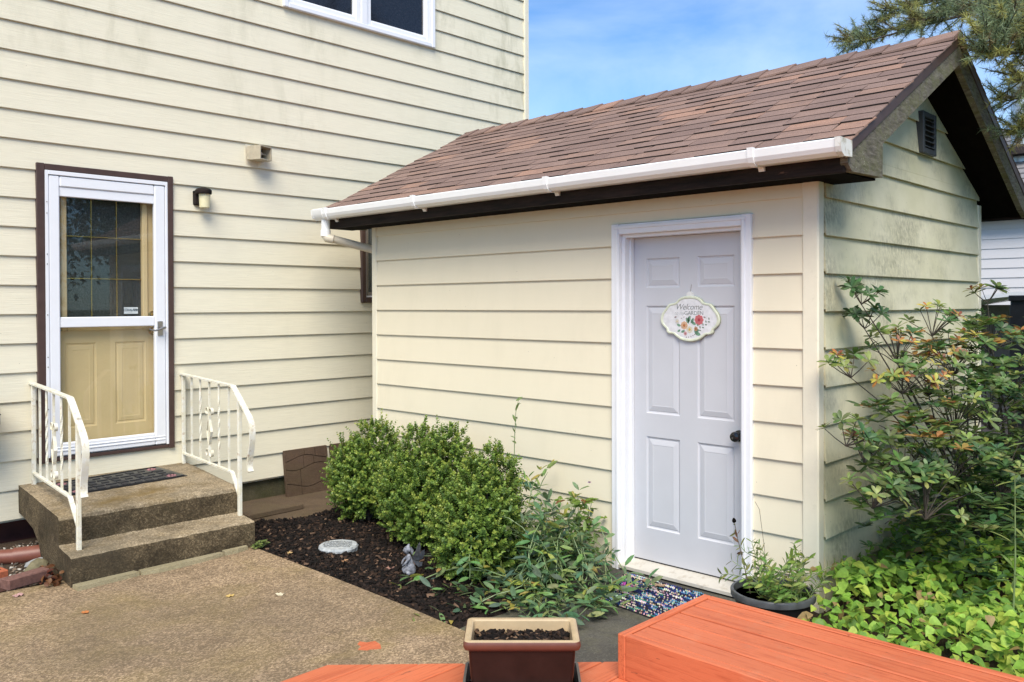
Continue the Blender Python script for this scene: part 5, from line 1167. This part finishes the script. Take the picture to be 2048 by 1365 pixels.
# ---------------------------------------------------------------- plants
def unit(a): return a / (np.linalg.norm(a, axis=-1, keepdims=True) + 1e-9)
def boxwood(label, base, lobes, nsprig, seed):
    g = np.random.default_rng(seed); t = thing('boxwood', label, 'shrub', base, 'boxwood shrubs along the shed wall')
    Lb = np.array(lobes); wts = Lb[:, 3] * Lb[:, 4] * Lb[:, 5]; wts /= wts.sum()
    n = int(nsprig * 1.7); li = g.choice(len(Lb), n, p=wts); d = unit(g.normal(size=(n, 3)))
    rr_ = np.where(g.random(n) < 0.70, g.uniform(0.82, 1.04, n), g.uniform(0.35, 0.82, n))
    lump = 1 + 0.17 * np.sin(d[:, 0] * 8 + seed) * np.sin(d[:, 1] * 9 + d[:, 2] * 8 + seed)
    P = Lb[li, :3] + d * Lb[li, 3:6] * (rr_ * lump)[:, None]
    keep = P[:, 2] > 0.07 + 0.03 * g.random(n)
    for q in range(len(Lb)):
        ins = np.linalg.norm((P - Lb[q, :3]) / Lb[q, 3:6], axis=1); keep &= ~((ins < 0.72) & (li != q) & (rr_ > 0.8))
    P = P[keep][:nsprig]; d = d[keep][:nsprig]; n = len(P)
    ax = unit(d * 0.75 + np.array([0, 0, 0.75]) + g.normal(size=(n, 3)) * 0.30)
    ln = np.where(g.random(n) < 0.08, g.uniform(0.09, 0.14, n), g.uniform(0.035, 0.07, n)); NLf = 8
    hue = g.random(n)
    e1 = unit(np.cross(ax, g.normal(size=(n, 3)))); e2 = np.cross(ax, e1)
    PP = []; DD = []; NN_ = []; SS = []; CC = []
    for k in range(NLf):
        tt = (k + 0.5) / NLf
        for s in (1, -1):
            rad = (e1 if k % 2 == 0 else e2) * s
            PP.append(P + ax * (ln * tt)[:, None]); DD.append(unit(ax * (0.35 + 0.7 * tt) + rad * 0.9 + g.normal(size=(n, 3)) * 0.18)); NN_.append(unit(ax * 0.8 - rad * 0.3 + g.normal(size=(n, 3)) * 0.15)); SS.append(g.uniform(0.019, 0.028, n) * (1 - 0.3 * tt))
            c0 = np.array((0.095, 0.17, 0.034)); c1 = np.array((0.21, 0.32, 0.055)); c2 = np.array((0.35, 0.40, 0.075))
            mixv = np.clip(hue * 0.8 + 0.45 * (tt - 0.4) + g.normal(size=n) * 0.12, 0, 1)[:, None]
            CC.append(np.where(mixv < 0.6, c0 + (c1 - c0) * (mixv / 0.6), c1 + (c2 - c1) * ((mixv - 0.6) / 0.4)))
    PP, DD, NN_, SS, CC = map(np.concatenate, (PP, DD, NN_, SS, CC))
    V, F = scatter_leaves(LEAF_DIAMOND_V, LEAF_DIAMOND_F, PP, frames(DD, NN_), SS, np.full(len(PP), 1.35))
    fast_mesh('foliage', V, F, np.repeat(CC, 4, 0), M_leaf, t, 'stuff')
    m = MB(); r_ = random.Random(seed)
    for q in range(22):
        lb = lobes[q % len(lobes)]; e = Vector((lb[0] + r_.uniform(-.6, .6) * lb[3], lb[1] + r_.uniform(-.6, .6) * lb[4], lb[2] + r_.uniform(0, .7) * lb[5])); b0 = Vector(base) + Vector((r_.uniform(-.05, .05), r_.uniform(-.05, .05), 0))
        m.tube([b0, (b0 + e) / 2 + Vector((r_.uniform(-.05, .05), r_.uniform(-.05, .05), -0.02)), e], [0.010, 0.006, 0.002], 5)
    m.build('stems', M_bark, t); return t
boxwood('rounded green boxwood beside the leaning paver', (3.97, 5.39, 0.03), [(3.97, 5.39, 0.33, 0.23, 0.25, 0.28), (4.01, 5.30, 0.56, 0.16, 0.16, 0.22), (3.93, 5.49, 0.42, 0.15, 0.15, 0.21)], 1800, 1)
boxwood('largest boxwood of the row, between two others with a ragged top', (3.84, 4.54, 0.03), [(3.83, 4.52, 0.34, 0.26, 0.29, 0.29), (3.90, 4.34, 0.60, 0.15, 0.15, 0.24), (3.87, 4.58, 0.61, 0.15, 0.14, 0.22), (3.79, 4.72, 0.40, 0.16, 0.15, 0.22)], 2500, 2)
boxwood('tapering boxwood next to the trailing pea vine', (3.59, 3.75, 0.03), [(3.59, 3.75, 0.31, 0.24, 0.24, 0.28), (3.63, 3.72, 0.50, 0.18, 0.18, 0.23), (3.67, 3.67, 0.64, 0.11, 0.11, 0.16)], 1950, 3)

# leaf helper for hand-laid plants
class LeafSet:
    def __init__(s): s.P = []; s.D = []; s.N = []; s.S = []; s.C = []
    def add(s, p, d, n, size, c): s.P.append(tuple(p)); s.D.append(tuple(d)); s.N.append(tuple(n)); s.S.append(size); s.C.append(c)
    def build(s, name, tpl, mat, parent=None, **k):
        V, F = scatter_leaves(tpl[0], tpl[1], np.array(s.P, float), frames(np.array(s.D, float), np.array(s.N, float) + 1e-4), np.array(s.S)); 
        return fast_mesh(name, V, F, np.repeat(np.array(s.C, float), len(tpl[1]), 0), mat, parent, **k)
def rv(r_, a=1.0): return Vector((r_.gauss(0, a), r_.gauss(0, a), r_.gauss(0, a)))

# trailing pea vine
r_ = random.Random(31)
pea = thing('pea_vine', 'sprawling grey-green everlasting pea vine beside the shed door', 'vine', (3.95, 3.45, 0.03))
LS = LeafSet(); ms = MB(); fl = MB()
greens = [(0.12, 0.20, 0.095), (0.14, 0.235, 0.105), (0.18, 0.28, 0.10), (0.10, 0.17, 0.095), (0.22, 0.30, 0.10)]
for q in range(104):
    up_ = q % 5 < 2 and q < 80
    p = Vector((r_.uniform(3.75, 4.22), r_.uniform(3.22, 3.72), 0.06))
    if q > 82: p = Vector((r_.uniform(3.45, 3.9), r_.uniform(3.15, 3.5), 0.06))
    d = Vector((r_.uniform(-0.7, 0.3), r_.uniform(-0.5, 0.5), r_.uniform(0.8, 1.6) if up_ else r_.uniform(0.35, 0.9)))
    if q > 82: d = Vector((r_.uniform(-1, 0.2), r_.uniform(-0.9, 0.5), 0.35))
    path = [p.copy()]; nn = r_.randint(6, 10)
    for k in range(nn):
        d = (d.normalized() + rv(r_, 0.28) + Vector((-0.05, -0.02, -0.16 if not up_ else -0.08))).normalized()
        q2 = p + d * r_.uniform(0.06, 0.10)
        if q2.x > 4.36: q2.x = 4.36; d.x = -abs(d.x)
        hmax = 0.60 - 1.6 * max(0, 3.42 - q2.y) - 0.45 * max(0, 3.85 - q2.x); hmax = max(0.10, hmax); q2.y = max(q2.y, 2.85)
        if q2.z > hmax: d.z = -0.3; q2.z = hmax
        if q2.z < 0.045: q2.z = 0.045; d.z = abs(d.z) * 0.3
        p = q2; path.append(p.copy())
        c = r_.choice(greens); 
        if r_.random() < 0.07: c = (0.34, 0.34, 0.08)
        side = d.cross(Vector((0, 0, 1)) + rv(r_, 0.3)).normalized(); st = p + rv(r_, 0.01) + Vector((0, 0, 0.02))
        for s in (1, -1):
            LS.add(st, (side * s + d * 0.7 + rv(r_, 0.25) + Vector((0, 0, 0.15))).normalized(), (Vector((0, 0, 1)) + rv(r_, 0.45)).normalized(), r_.uniform(0.055, 0.10), tuple(x * r_.uniform(0.85, 1.35) for x in c))
        if r_.random() < 0.25:
            LS.add(st, (rv(r_, 0.6) + Vector((0, 0, 0.6))).normalized(), rv(r_).normalized(), r_.uniform(0.03, 0.05), (0.22, 0.27, 0.08))
    ms.tube(path, [0.0032] * (len(path) - 1) + [0.001], 5)
LS.build('leaves', LEAF_PEA, M_leafsoft, pea, kind='stuff'); ms.build('stems', simple('pea_stem', (0.20, 0.27, 0.12), 0.5, nscale=30, namp=0.25), pea)
for (x, y, z, c) in ((4.02, 2.98, 0.07, (0.52, 0.10, 0.42)), (4.03, 2.93, 0.06, (0.55, 0.12, 0.45)), (3.93, 2.90, 0.06, (0.62, 0.42, 0.58)), (4.25, 3.42, 0.56, (0.62, 0.46, 0.60))):
    L_ = LeafSet(); 
    for k in range(6): L_.add((x, y, z), (rv(r_) + Vector((0, 0, 0.5))).normalized(), (0, 0, 1), 0.022, c)
    L_.build('blossom', LEAF_HEART, M_leafsoft, pea, kind='stuff')
# tall thin shoots above the right boxwood
t = thing('pea_shoot', 'thin pale pea shoot sticking up above the tapering boxwood', 'shoot', (3.95, 3.75, 0.4)); LS = LeafSet(); m = MB()
path = [Vector((3.95, 3.80, 0.05)), Vector((3.96, 3.80, 0.55)), Vector((3.97, 3.80, 0.85)), Vector((3.96, 3.78, 1.0)), Vector((3.98, 3.77, 1.10))]; m.tube(path, [0.003, 0.003, 0.0025, 0.002, 0.001], 5)
for k in range(9):
    z = 0.8 + k * 0.034; LS.add((3.965, 3.785, z), (rv(r_, 0.7) + Vector((0, 0, 0.5))).normalized(), rv(r_).normalized(), r_.uniform(0.04, 0.075), (0.17, 0.25, 0.08))
m.build('stem', M_stem, t); LS.build('leaves', LEAF_PEA, M_leafsoft, t, kind='stuff')
# bright crinkled plant by the casing
t = thing('geranium_plant', 'bright green crinkled-leaf plant between the vine and door casing', 'plant', (4.20, 3.45, 0.03)); LS = LeafSet(); m = MB()
for k in range(110):
    x, y = 4.17 + r_.gauss(0, 0.08), 3.45 + r_.gauss(0, 0.10); x = min(x, 4.36); y = max(y, 3.39); z = 0.08 + abs(r_.gauss(0.20, 0.12)); z = min(z, 0.46)
    c = r_.choice([(0.15, 0.24, 0.04), (0.19, 0.28, 0.05), (0.12, 0.20, 0.04)]); 
    if r_.random() < 0.05: c = (0.20, 0.09, 0.03)
    for a_ in range(3): LS.add((x, y, z), (Vector((math.cos(a_ * 2.1 + k), math.sin(a_ * 2.1 + k), 0.1)) + rv(r_, 0.3)).normalized(), (Vector((-0.3, -0.2, 1)) + rv(r_, 0.4)).normalized(), r_.uniform(0.025, 0.042), c)
    if k % 4 == 0: m.tube([(4.2 + r_.uniform(-.03, .03), 3.45 + r_.uniform(-.04, .04), 0.03), (x, y, z)], 0.002, 4)
LS.build('leaves', LEAF_HEART, M_leafsoft, t, kind='stuff'); m.build('stems', M_stem, t)
# clump of clover at the foot of the steps
t = thing('clover_clump', 'small clover clump at the corner of the lower step', 'weed', (2.97, 5.19, 0.07)); LS = LeafSet(); m = MB()
for k in range(34):
    x, y, z = 2.97 + r_.gauss(0, 0.03), 5.18 + r_.gauss(0, 0.025), 0.085 + r_.uniform(0, 0.035)
    for a_ in range(3): LS.add((x, y, z), Vector((math.cos(a_ * 2.1 + k), math.sin(a_ * 2.1 + k), 0.15)), (rv(r_, 0.3) + Vector((0, 0, 1))), 0.018, r_.choice([(0.16, 0.24, 0.06), (0.24, 0.30, 0.08)]))
    m.tube([(2.97, 5.19, 0.06), (x, y, z)], 0.001, 4)
LS.build('leaves', LEAF_HEART, M_leafsoft, t, kind='stuff'); m.build('stems', M_stem, t)

# plants growing in the black pot
t = thing('pot_weeds', 'bushy light green weeds growing in the black pot', 'plant', (4.02, 2.02, 0.16)); LS = LeafSet(); m = MB()
for q in range(30):
    a_ = r_.uniform(0, 6.28); p = Vector((4.03 + 0.07 * math.cos(a_), 2.01 + 0.07 * math.sin(a_), 0.155)); d = Vector((0.35 * math.cos(a_), 0.35 * math.sin(a_), 1)); path = [p.copy()]
    for k in range(r_.randint(6, 11)):
        d = (d + rv(r_, 0.15)).normalized(); p = p + d * 0.033; path.append(p.copy())
        for s in (1, -1): LS.add(p, (d.cross(Vector((1, 0.3 * k, 0.2))).normalized() * s + d * 0.7 + rv(r_, 0.2)), (d + rv(r_, 0.3)), r_.uniform(0.032, 0.058), tuple(x * r_.uniform(0.8, 1.2) for x in r_.choice([(0.22, 0.32, 0.07), (0.17, 0.27, 0.06), (0.28, 0.35, 0.09)])))
    m.tube(path, 0.002, 4)
LS.build('leaves', LEAF_PEA, M_leafsoft, t, kind='stuff'); m.build('stems', M_stem, t)
t = thing('dry_weed', 'tall drying weed with a dark seed head rising from the black pot', 'weed', (3.98, 2.16, 0.16)); LS = LeafSet(); m = MB()
path = [Vector((4.00, 2.16, 0.155)), Vector((4.0, 2.19, 0.27)), Vector((4.01, 2.225, 0.38)), Vector((4.02, 2.26, 0.48)), Vector((4.02, 2.275, 0.55))]; m.tube(path, [0.003, 0.003, 0.0025, 0.002, 0.0015], 5); m.build('stem', M_twig, t)
for k in range(16):
    u_ = 0.2 + 0.8 * k / 15; i_ = min(3, int(u_ * 4)); p = path[i_].lerp(path[i_ + 1], u_ * 4 - i_); LS.add(p, (rv(r_, 0.8) + Vector((0, 0, 0.2))), rv(r_), r_.uniform(0.025, 0.05), r_.choice([(0.26, 0.26, 0.10), (0.16, 0.20, 0.07), (0.22, 0.12, 0.07)]))
LS.build('leaves', LEAF_PEA, M_leafsoft, t, kind='stuff')
m = MB(); rock(m, (4.02, 2.278, 0.56), (0.011, 0.011, 0.012), 4); m.build('seed_head', M_brown_wood, t)
m = MB(); m.tube([(4.10, 2.13, 0.15), (4.16, 2.18, 0.40), (4.18, 2.22, 0.60), (4.17, 2.24, 0.64)], 0.0014, 4); m.build('dry_stalk', M_twig, t)

# heart-leaved ground cover between platform and shed
n = 15000; gx = rng.uniform(3.55, 7.6, n); gy = rng.uniform(-1.2, 1.98, n)
far = (gx - 3.5) * 0.10; ok = ~((gx < 4.28) & (gy > 1.80)) & ~((gx < 3.80) & (gy > 1.62))
dens = rng.random(n) < np.clip(1.2 - 0.16 * (gx - 3.6), 0.35, 1); ok &= dens; gx, gy = gx[ok], gy[ok]; n = len(gx)
hh = 0.13 + 0.12 * (0.5 + 0.5 * np.sin(gx * 5 + gy * 3) * np.sin(gy * 6 - gx * 2)) + 0.05 * np.clip(gx - 3.6, 0, 1.2)
gz = 0.06 + hh * np.where(rng.random(n) < 0.65, rng.uniform(0.8, 1.15, n), rng.uniform(0.3, 0.8, n))
D = np.stack([rng.normal(size=n) - 0.5, rng.normal(size=n) - 0.4, rng.normal(size=n) * 0.25 - 0.35], 1); N = np.stack([rng.normal(size=n) * 0.38 - 0.25, rng.normal(size=n) * 0.38 - 0.15, np.ones(n)], 1)
V, F = scatter_leaves(*LEAF_HEART, np.stack([gx, gy, gz], 1), frames(D, N), rng.uniform(0.028, 0.074, n))
base = np.array([(0.20, 0.36, 0.045), (0.26, 0.42, 0.06), (0.16, 0.30, 0.045), (0.36, 0.45, 0.07), (0.14, 0.26, 0.045)])[rng.integers(0, 5, n)]
yel = np.clip((1.1 - gy) * 0.55 + rng.normal(size=n) * 0.25, 0, 1)[:, None]; base = base * (1 - yel * 0.6) + np.array((0.48, 0.50, 0.09)) * yel * 0.6
bro = rng.random(n) < 0.04; base = base * 1.18; base[bro] = (0.34, 0.24, 0.10)
gc = thing('ground_cover', 'low bright green heart-leaved ground cover beside the timber platform', 'ground cover', (4.6, 1.0, 0.06)); gc['kind'] = 'stuff'
fast_mesh('leaves', V, F, np.repeat(base, len(LEAF_HEART[1]), 0), M_leafsoft, gc, 'stuff')
sel = rng.choice(n, 900, replace=False); Vs = []; Fs = []
for i in sel:
    b = len(Vs); x, y, z = gx[i], gy[i], gz[i]; dx, dy = rng.normal(size=2) * 0.02
    Vs += [(x + dx, y + dy, 0.03), (x + dx + 0.003, y + dy, 0.03), (x + 0.002, y, z), (x, y, z)]; Fs.append((b, b + 1, b + 2, b + 3))
fast_mesh('stalks', Vs, Fs, np.tile((0.16, 0.15, 0.06), (len(Fs), 1)), M_leafsoft, gc, 'stuff')

# azalea in front of the gable
az = thing('azalea', 'leggy azalea with whorled green and bronze leaves against the gable wall', 'shrub', (5.85, 1.55, 0.08))
blobs = [(4.567, 1.84, 1.729, 0.13), (4.66, 1.86, 1.594, 0.12), (4.385, 1.82, 1.355, 0.13), (4.16, 1.75, 1.04, 0.13), (4.328, 1.73, 0.95, 0.15), (4.912, 1.78, 1.425, 0.19), (5.406, 1.76, 1.555, 0.17), (4.868, 1.74, 1.265, 0.19), (5.107, 1.68, 1.253, 0.22), (5.533, 1.68, 1.345, 0.24), (6.152, 1.65, 1.446, 0.23), (5.912, 1.6, 1.734, 0.12), (5.209, 1.58, 1.055, 0.25), (4.59, 1.63, 0.851, 0.23), (4.10, 1.60, 0.783, 0.16), (4.508, 1.5, 0.708, 0.25), (5.595, 1.5, 1.057, 0.29), (5.922, 1.45, 1.215, 0.24), (5.415, 1.4, 0.715, 0.31), (4.884, 1.5, 0.831, 0.24), (5.416, 1.3, 0.45, 0.28), (4.793, 1.4, 0.522, 0.2), (4.256, 1.6, 0.685, 0.17), (6.5, 1.4, 0.95, 0.35), (6.4, 1.2, 0.55, 0.35), (6.6, 1.5, 1.4, 0.25), (4.45, 1.70, 1.12, 0.14), (4.70, 1.72, 1.05, 0.17), (5.0, 1.66, 0.97, 0.2), (5.3, 1.6, 0.88, 0.22), (4.72, 1.6, 0.66, 0.2), (5.65, 1.6, 1.25, 0.22), (5.25, 1.72, 1.40, 0.16), (4.35, 1.68, 0.80, 0.14), (5.05, 1.5, 0.62, 0.22), (5.7, 1.45, 0.80, 0.25), (5.85, 1.58, 1.48, 0.2), (6.2, 1.5, 1.15, 0.28), (5.62, 1.6, 1.42, 0.18), (5.45, 1.5, 1.15, 0.22), (4.95, 1.62, 1.12, 0.18), (6.0, 1.4, 0.95, 0.3), (5.15, 1.45, 0.75, 0.25), (4.6, 1.55, 0.95, 0.18), (5.9, 1.35, 1.0, 0.28), (5.6, 1.3, 0.6, 0.3)]
M_az = attr_mat('azalea_leaf', 0.42, 0.25, 0.45)
def whorl(kind, seed):
    r = random.Random(seed); S = LeafSet(); nl = r.randint(7, 10)
    pal = {'g': [(0.10, 0.165, 0.045), (0.125, 0.195, 0.055), (0.085, 0.14, 0.042)], 'l': [(0.19, 0.25, 0.07), (0.24, 0.29, 0.085), (0.15, 0.21, 0.06)], 'o': [(0.36, 0.16, 0.05), (0.42, 0.33, 0.08), (0.22, 0.08, 0.04), (0.48, 0.42, 0.09)], 'd': [(0.06, 0.12, 0.04), (0.08, 0.15, 0.05)]}[kind]
    for k in range(nl):
        a_ = k * 2.4 + r.uniform(-.3, .3); el = 0.15 + 0.55 * k / nl
        d = Vector((math.cos(a_) * math.cos(el), math.sin(a_) * math.cos(el), math.sin(el)))
        S.add(Vector((0, 0, 0.012 * k / nl)), d, Vector((-math.cos(a_) * 0.6, -math.sin(a_) * 0.6, 1)), r.uniform(0.048, 0.074) * (1.15 - 0.4 * k / nl), tuple(x * r.uniform(0.85, 1.2) for x in r.choice(pal)))
    o = S.build('leaf_whorl', LEAF_LONG, M_az); me = o.data; bpy.data.objects.remove(o); return me
WH = {k: [whorl(k, 50 + i + ord(k)) for i in range(4)] for k in 'glod'}
m = MB(); r_ = random.Random(77); nw = 0; root = Vector((5.85, 1.55, 0.06))
forks = [Vector((5.70, 1.56, 0.45)), Vector((5.45, 1.60, 0.60)), Vector((6.05, 1.50, 0.60))]
m.tube([root, Vector((5.80, 1.55, 0.25)), forks[0]], [0.026, 0.022, 0.018], 8); m.tube([root + Vector((-.04, .02, 0)), forks[1]], [0.02, 0.014], 7); m.tube([root + Vector((.03, 0, 0)), forks[2]], [0.02, 0.014], 7)
extraP = []
for bi, (x, y, z, rad) in enumerate(blobs):
    c = Vector((x, y, z)); fk = min(forks, key=lambda q: (q - c).length)
    mid = fk.lerp(c, 0.5) + Vector((r_.uniform(-.06, .06), r_.uniform(-.05, .05), -0.06 - 0.03 * r_.random()))
    m.tube([fk, fk.lerp(mid, .5) + rv(r_, .012), mid, mid.lerp(c, .55) + rv(r_, .015), c - Vector((0, 0, rad * .4))], [0.008, 0.007, 0.0055, 0.004, 0.0025], 6)
    cnt = max(7, int(15 * (rad / 0.2) ** 1.6)) if z > 0.9 else max(6, int(15 * (rad / 0.2) ** 1.6))
    for k in range(cnt):
        d = rv(r_).normalized(); d.z = abs(d.z) * 0.8 - 0.15 * r_.random(); p = c + d * rad * r_.uniform(0.55, 1.05)
        p.y = min(p.y, SG - 0.06); p.z = max(p.z, 0.22)
        top = (z > 0.9 and x < 5.3) or z > 1.3
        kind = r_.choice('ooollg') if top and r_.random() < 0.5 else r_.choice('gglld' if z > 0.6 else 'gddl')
        if bi in (0, 1): kind = 'd'
        if nw < 300:
            o = bpy.data.objects.new('leaf_whorl', r_.choice(WH[kind])); col.objects.link(o); o.parent = az
            ax = (d * 0.6 + Vector((-0.15, -0.25, 0.75)) + rv(r_, 0.22)).normalized(); q = ax.to_track_quat('Z', 'Y')
            o.rotation_mode = 'QUATERNION'; o.rotation_quaternion = q; o.location = p - Vector(az.location); s = r_.uniform(0.8, 1.2) * (0.75 if kind == 'o' else 1); o.scale = (s, s, s); nw += 1
            m.tube([c - Vector((0, 0, rad * .4)), c.lerp(p, .5) + Vector((0, 0, -.03)), p], [0.003, 0.0025, 0.002], 4)
        else: extraP.append((p, kind))
m.build('branches', simple('azalea_wood', (0.075, 0.062, 0.05), 0.85, nscale=50, namp=0.4, bump=0.3), az)
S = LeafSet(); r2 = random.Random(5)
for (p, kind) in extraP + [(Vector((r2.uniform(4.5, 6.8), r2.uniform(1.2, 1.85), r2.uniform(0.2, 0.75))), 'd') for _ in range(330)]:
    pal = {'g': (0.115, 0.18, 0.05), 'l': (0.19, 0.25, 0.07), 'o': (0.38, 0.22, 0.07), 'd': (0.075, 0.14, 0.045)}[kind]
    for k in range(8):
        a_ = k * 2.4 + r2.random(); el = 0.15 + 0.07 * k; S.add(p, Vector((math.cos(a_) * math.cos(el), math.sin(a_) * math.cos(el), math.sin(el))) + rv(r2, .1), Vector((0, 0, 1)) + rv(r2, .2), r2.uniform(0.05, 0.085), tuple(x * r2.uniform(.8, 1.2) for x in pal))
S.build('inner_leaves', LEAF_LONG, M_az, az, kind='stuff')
# pale lily stems in front of the azalea
for (x, y, lab, hz) in ((4.45, 1.05, 'pale green lily stem with narrow leaves rising in front of the azalea', 1.08), (4.28, 1.06, 'shorter lily stem with yellowing drooping leaves beside the azalea', 0.92)):
    t = thing('lily_stem', lab, 'plant', (x, y, 0.1)); S = LeafSet(); m = MB(); m.tube([(x, y, 0.08), (x + 0.02, y - 0.01, hz * 0.6), (x + 0.05, y, hz)], [0.005, 0.004, 0.002], 6)
    for k in range(16):
        z = hz * (0.45 + 0.55 * k / 15); a_ = k * 2.4; S.add((x + 0.05 * (z / hz) ** 2, y, z), Vector((math.cos(a_), math.sin(a_), 0.7 - 0.4 * (k % 3))), Vector((0, 0, 1)), r2.uniform(0.06, 0.11), r2.choice([(0.22, 0.30, 0.09), (0.30, 0.35, 0.10), (0.17, 0.26, 0.08)]))
    m.build('stem', M_stem, t); S.build('leaves', leaf_tpl(0.10, 0.4, 0.2, 0.02), M_leafsoft, t, kind='stuff')

# pine tree beyond the gable
pine = thing('pine_tree', 'blue-green pine tree reaching over the shed ridge', 'tree', (8.7, 0.6, -0.05))
m = MB(); m.tube([(8.7, 0.6, -0.1), (8.68, 0.62, 1.5), (8.74, 0.6, 3.5), (8.7, 0.66, 5.5), (8.72, 0.7, 7.8)], [0.19, 0.16, 0.13, 0.09, 0.03], 12); m.build('trunk', M_bark, pine, True)
ends = [(7.95, 3.36, 4.10), (7.8, 3.15, 4.02), (7.9, 2.95, 4.25), (8.0, 2.70, 4.32), (7.4, 2.55, 3.98), (7.6, 2.4, 4.15), (7.0, 2.0, 3.85), (6.7, 1.75, 3.72), (6.4, 1.62, 3.60), (6.2, 1.6, 3.42), (6.02, 1.55, 3.36), (5.83, 1.62, 3.30), (5.80, 1.60, 3.20), (6.25, 1.5, 3.10), (6.40, 1.55, 2.80), (6.5, 1.4, 3.3), (6.9, 1.6, 3.3), (7.2, 1.6, 3.55), (7.3, 1.9, 3.2), (6.9, 1.3, 3.95), (7.3, 1.5, 4.2), (7.9, 2.0, 4.5), (8.2, 2.6, 4.8), (7.5, 1.0, 5.0), (8.0, -0.6, 4.4), (9.6, 0.8, 4.2), (9.2, -0.4, 3.6), (8.2, 1.8, 5.6), (8.9, 1.6, 6.4), (8.3, 0.2, 6.6)]
bm_ = MB(); NP = []; ND = []; r_ = random.Random(4)
for e in ends:
    e = Vector(e); b = Vector((8.7, 0.62, max(1.8, e.z + 0.25))); c = b.lerp(e, 0.55) + Vector((r_.uniform(-.1, .1), r_.uniform(-.1, .1), 0.12))
    def bz(t_): return b * (1 - t_) ** 2 + c * 2 * t_ * (1 - t_) + e * t_ * t_
    bm_.tube([bz(i / 10) for i in range(11)], [0.028 * (1 - i / 10) + 0.004 for i in range(11)], 6)
    L0 = (e - b).length
    for k in range(int(34 + 9 * L0)):
        t_ = 1 - (r_.random() ** 1.4) * min(0.75, 1.15 / L0); p = bz(t_); d0 = (bz(min(1, t_ + .03)) - bz(t_ - .03)).normalized()
        if k < 2: p = bz(0.97); 
        d = (d0 * 0.8 + rv(r_, 0.55) + Vector((0, 0, 0.30))).normalized(); ln = r_.uniform(0.10, 0.26)
        tip = p + d * ln + Vector((0, 0, 0.02)); bm_.tube([p, p.lerp(tip, .5), tip], [0.005, 0.004, 0.002], 4)
        for q in range(95):
            s = 0.15 + 0.87 * r_.random(); NP.append(tuple(p.lerp(tip, s))); nd = (d * r_.uniform(0.35, 0.9) + rv(r_, 0.75)).normalized(); ND.append(tuple(nd))
bm_.build('branches', M_bark, pine)
NP = np.array(NP); ND = np.array(ND); n = len(NP)
S_ = unit(np.cross(ND, rng.normal(size=(n, 3)))) * 0.0021; ln = rng.uniform(0.040, 0.070, n)[:, None]
V = np.stack([NP - S_, NP + S_, NP + ND * ln], 1).reshape(-1, 3); F = np.arange(n * 3).reshape(-1, 3)
tw = np.repeat(rng.random(n // 95 + 1), 95)[:n, None]
pc = np.where(tw < 0.55, np.array((0.22, 0.28, 0.15)), np.where(tw < 0.85, np.array((0.36, 0.36, 0.11)), np.array((0.22, 0.18, 0.09)))) * rng.uniform(0.75, 1.3, (n, 1))
fast_mesh('crown', V, F, pc, attr_mat('needle', 0.5, 0.2, 0.3), pine, 'stuff')
# unseen trees added to darken the door-glass reflections; they also shade the gable
def back_tree(label, x, y, h, rad, seed):
    r = random.Random(seed); t = thing('added_tree', label, 'tree', (x, y, -0.08), 'broadleaf trees added out of view'); m = MB(); m.tube([(x, y, -0.1), (x + .1, y, h * .4), (x, y + .1, h * .75)], [0.2, 0.14, 0.05], 8); m.build('trunk', M_bark, t)
    g = np.random.default_rng(seed); n = 7000; cl = np.array([(x + g.normal() * rad * .45, y + g.normal() * rad * .45, h * .62 + g.normal() * h * .15) for _ in range(22)])
    P = cl[g.integers(0, 22, n)] + unit(g.normal(size=(n, 3))) * (rad * .42) * g.uniform(.6, 1.05, (n, 1)); V, F = scatter_leaves(LEAF_DIAMOND_V, LEAF_DIAMOND_F, P, frames(g.normal(size=(n, 3)), np.tile([0, 0, 1.], (n, 1)) + g.normal(size=(n, 3)) * .5), g.uniform(.12, .22, n))
    fast_mesh('crown', V, F, np.repeat(np.array((0.06, 0.10, 0.03)) * g.uniform(.7, 1.5, (n, 1)), 4, 0), M_leaf, t, 'stuff')

for i_, (x, y, h, rad) in enumerate(((9.5, -8.5, 7.5, 2.6), (13.5, -6.5, 8.5, 3.0), (6.0, -12.5, 8.0, 2.8), (17.0, -11.0, 9.0, 3.2), (11.5, -15.0, 9.0, 3.2), (2.0, -14.5, 8.0, 2.8))):
    back_tree('unseen broadleaf tree added to darken the door glass reflection', x, y, h, rad, 40 + i_)
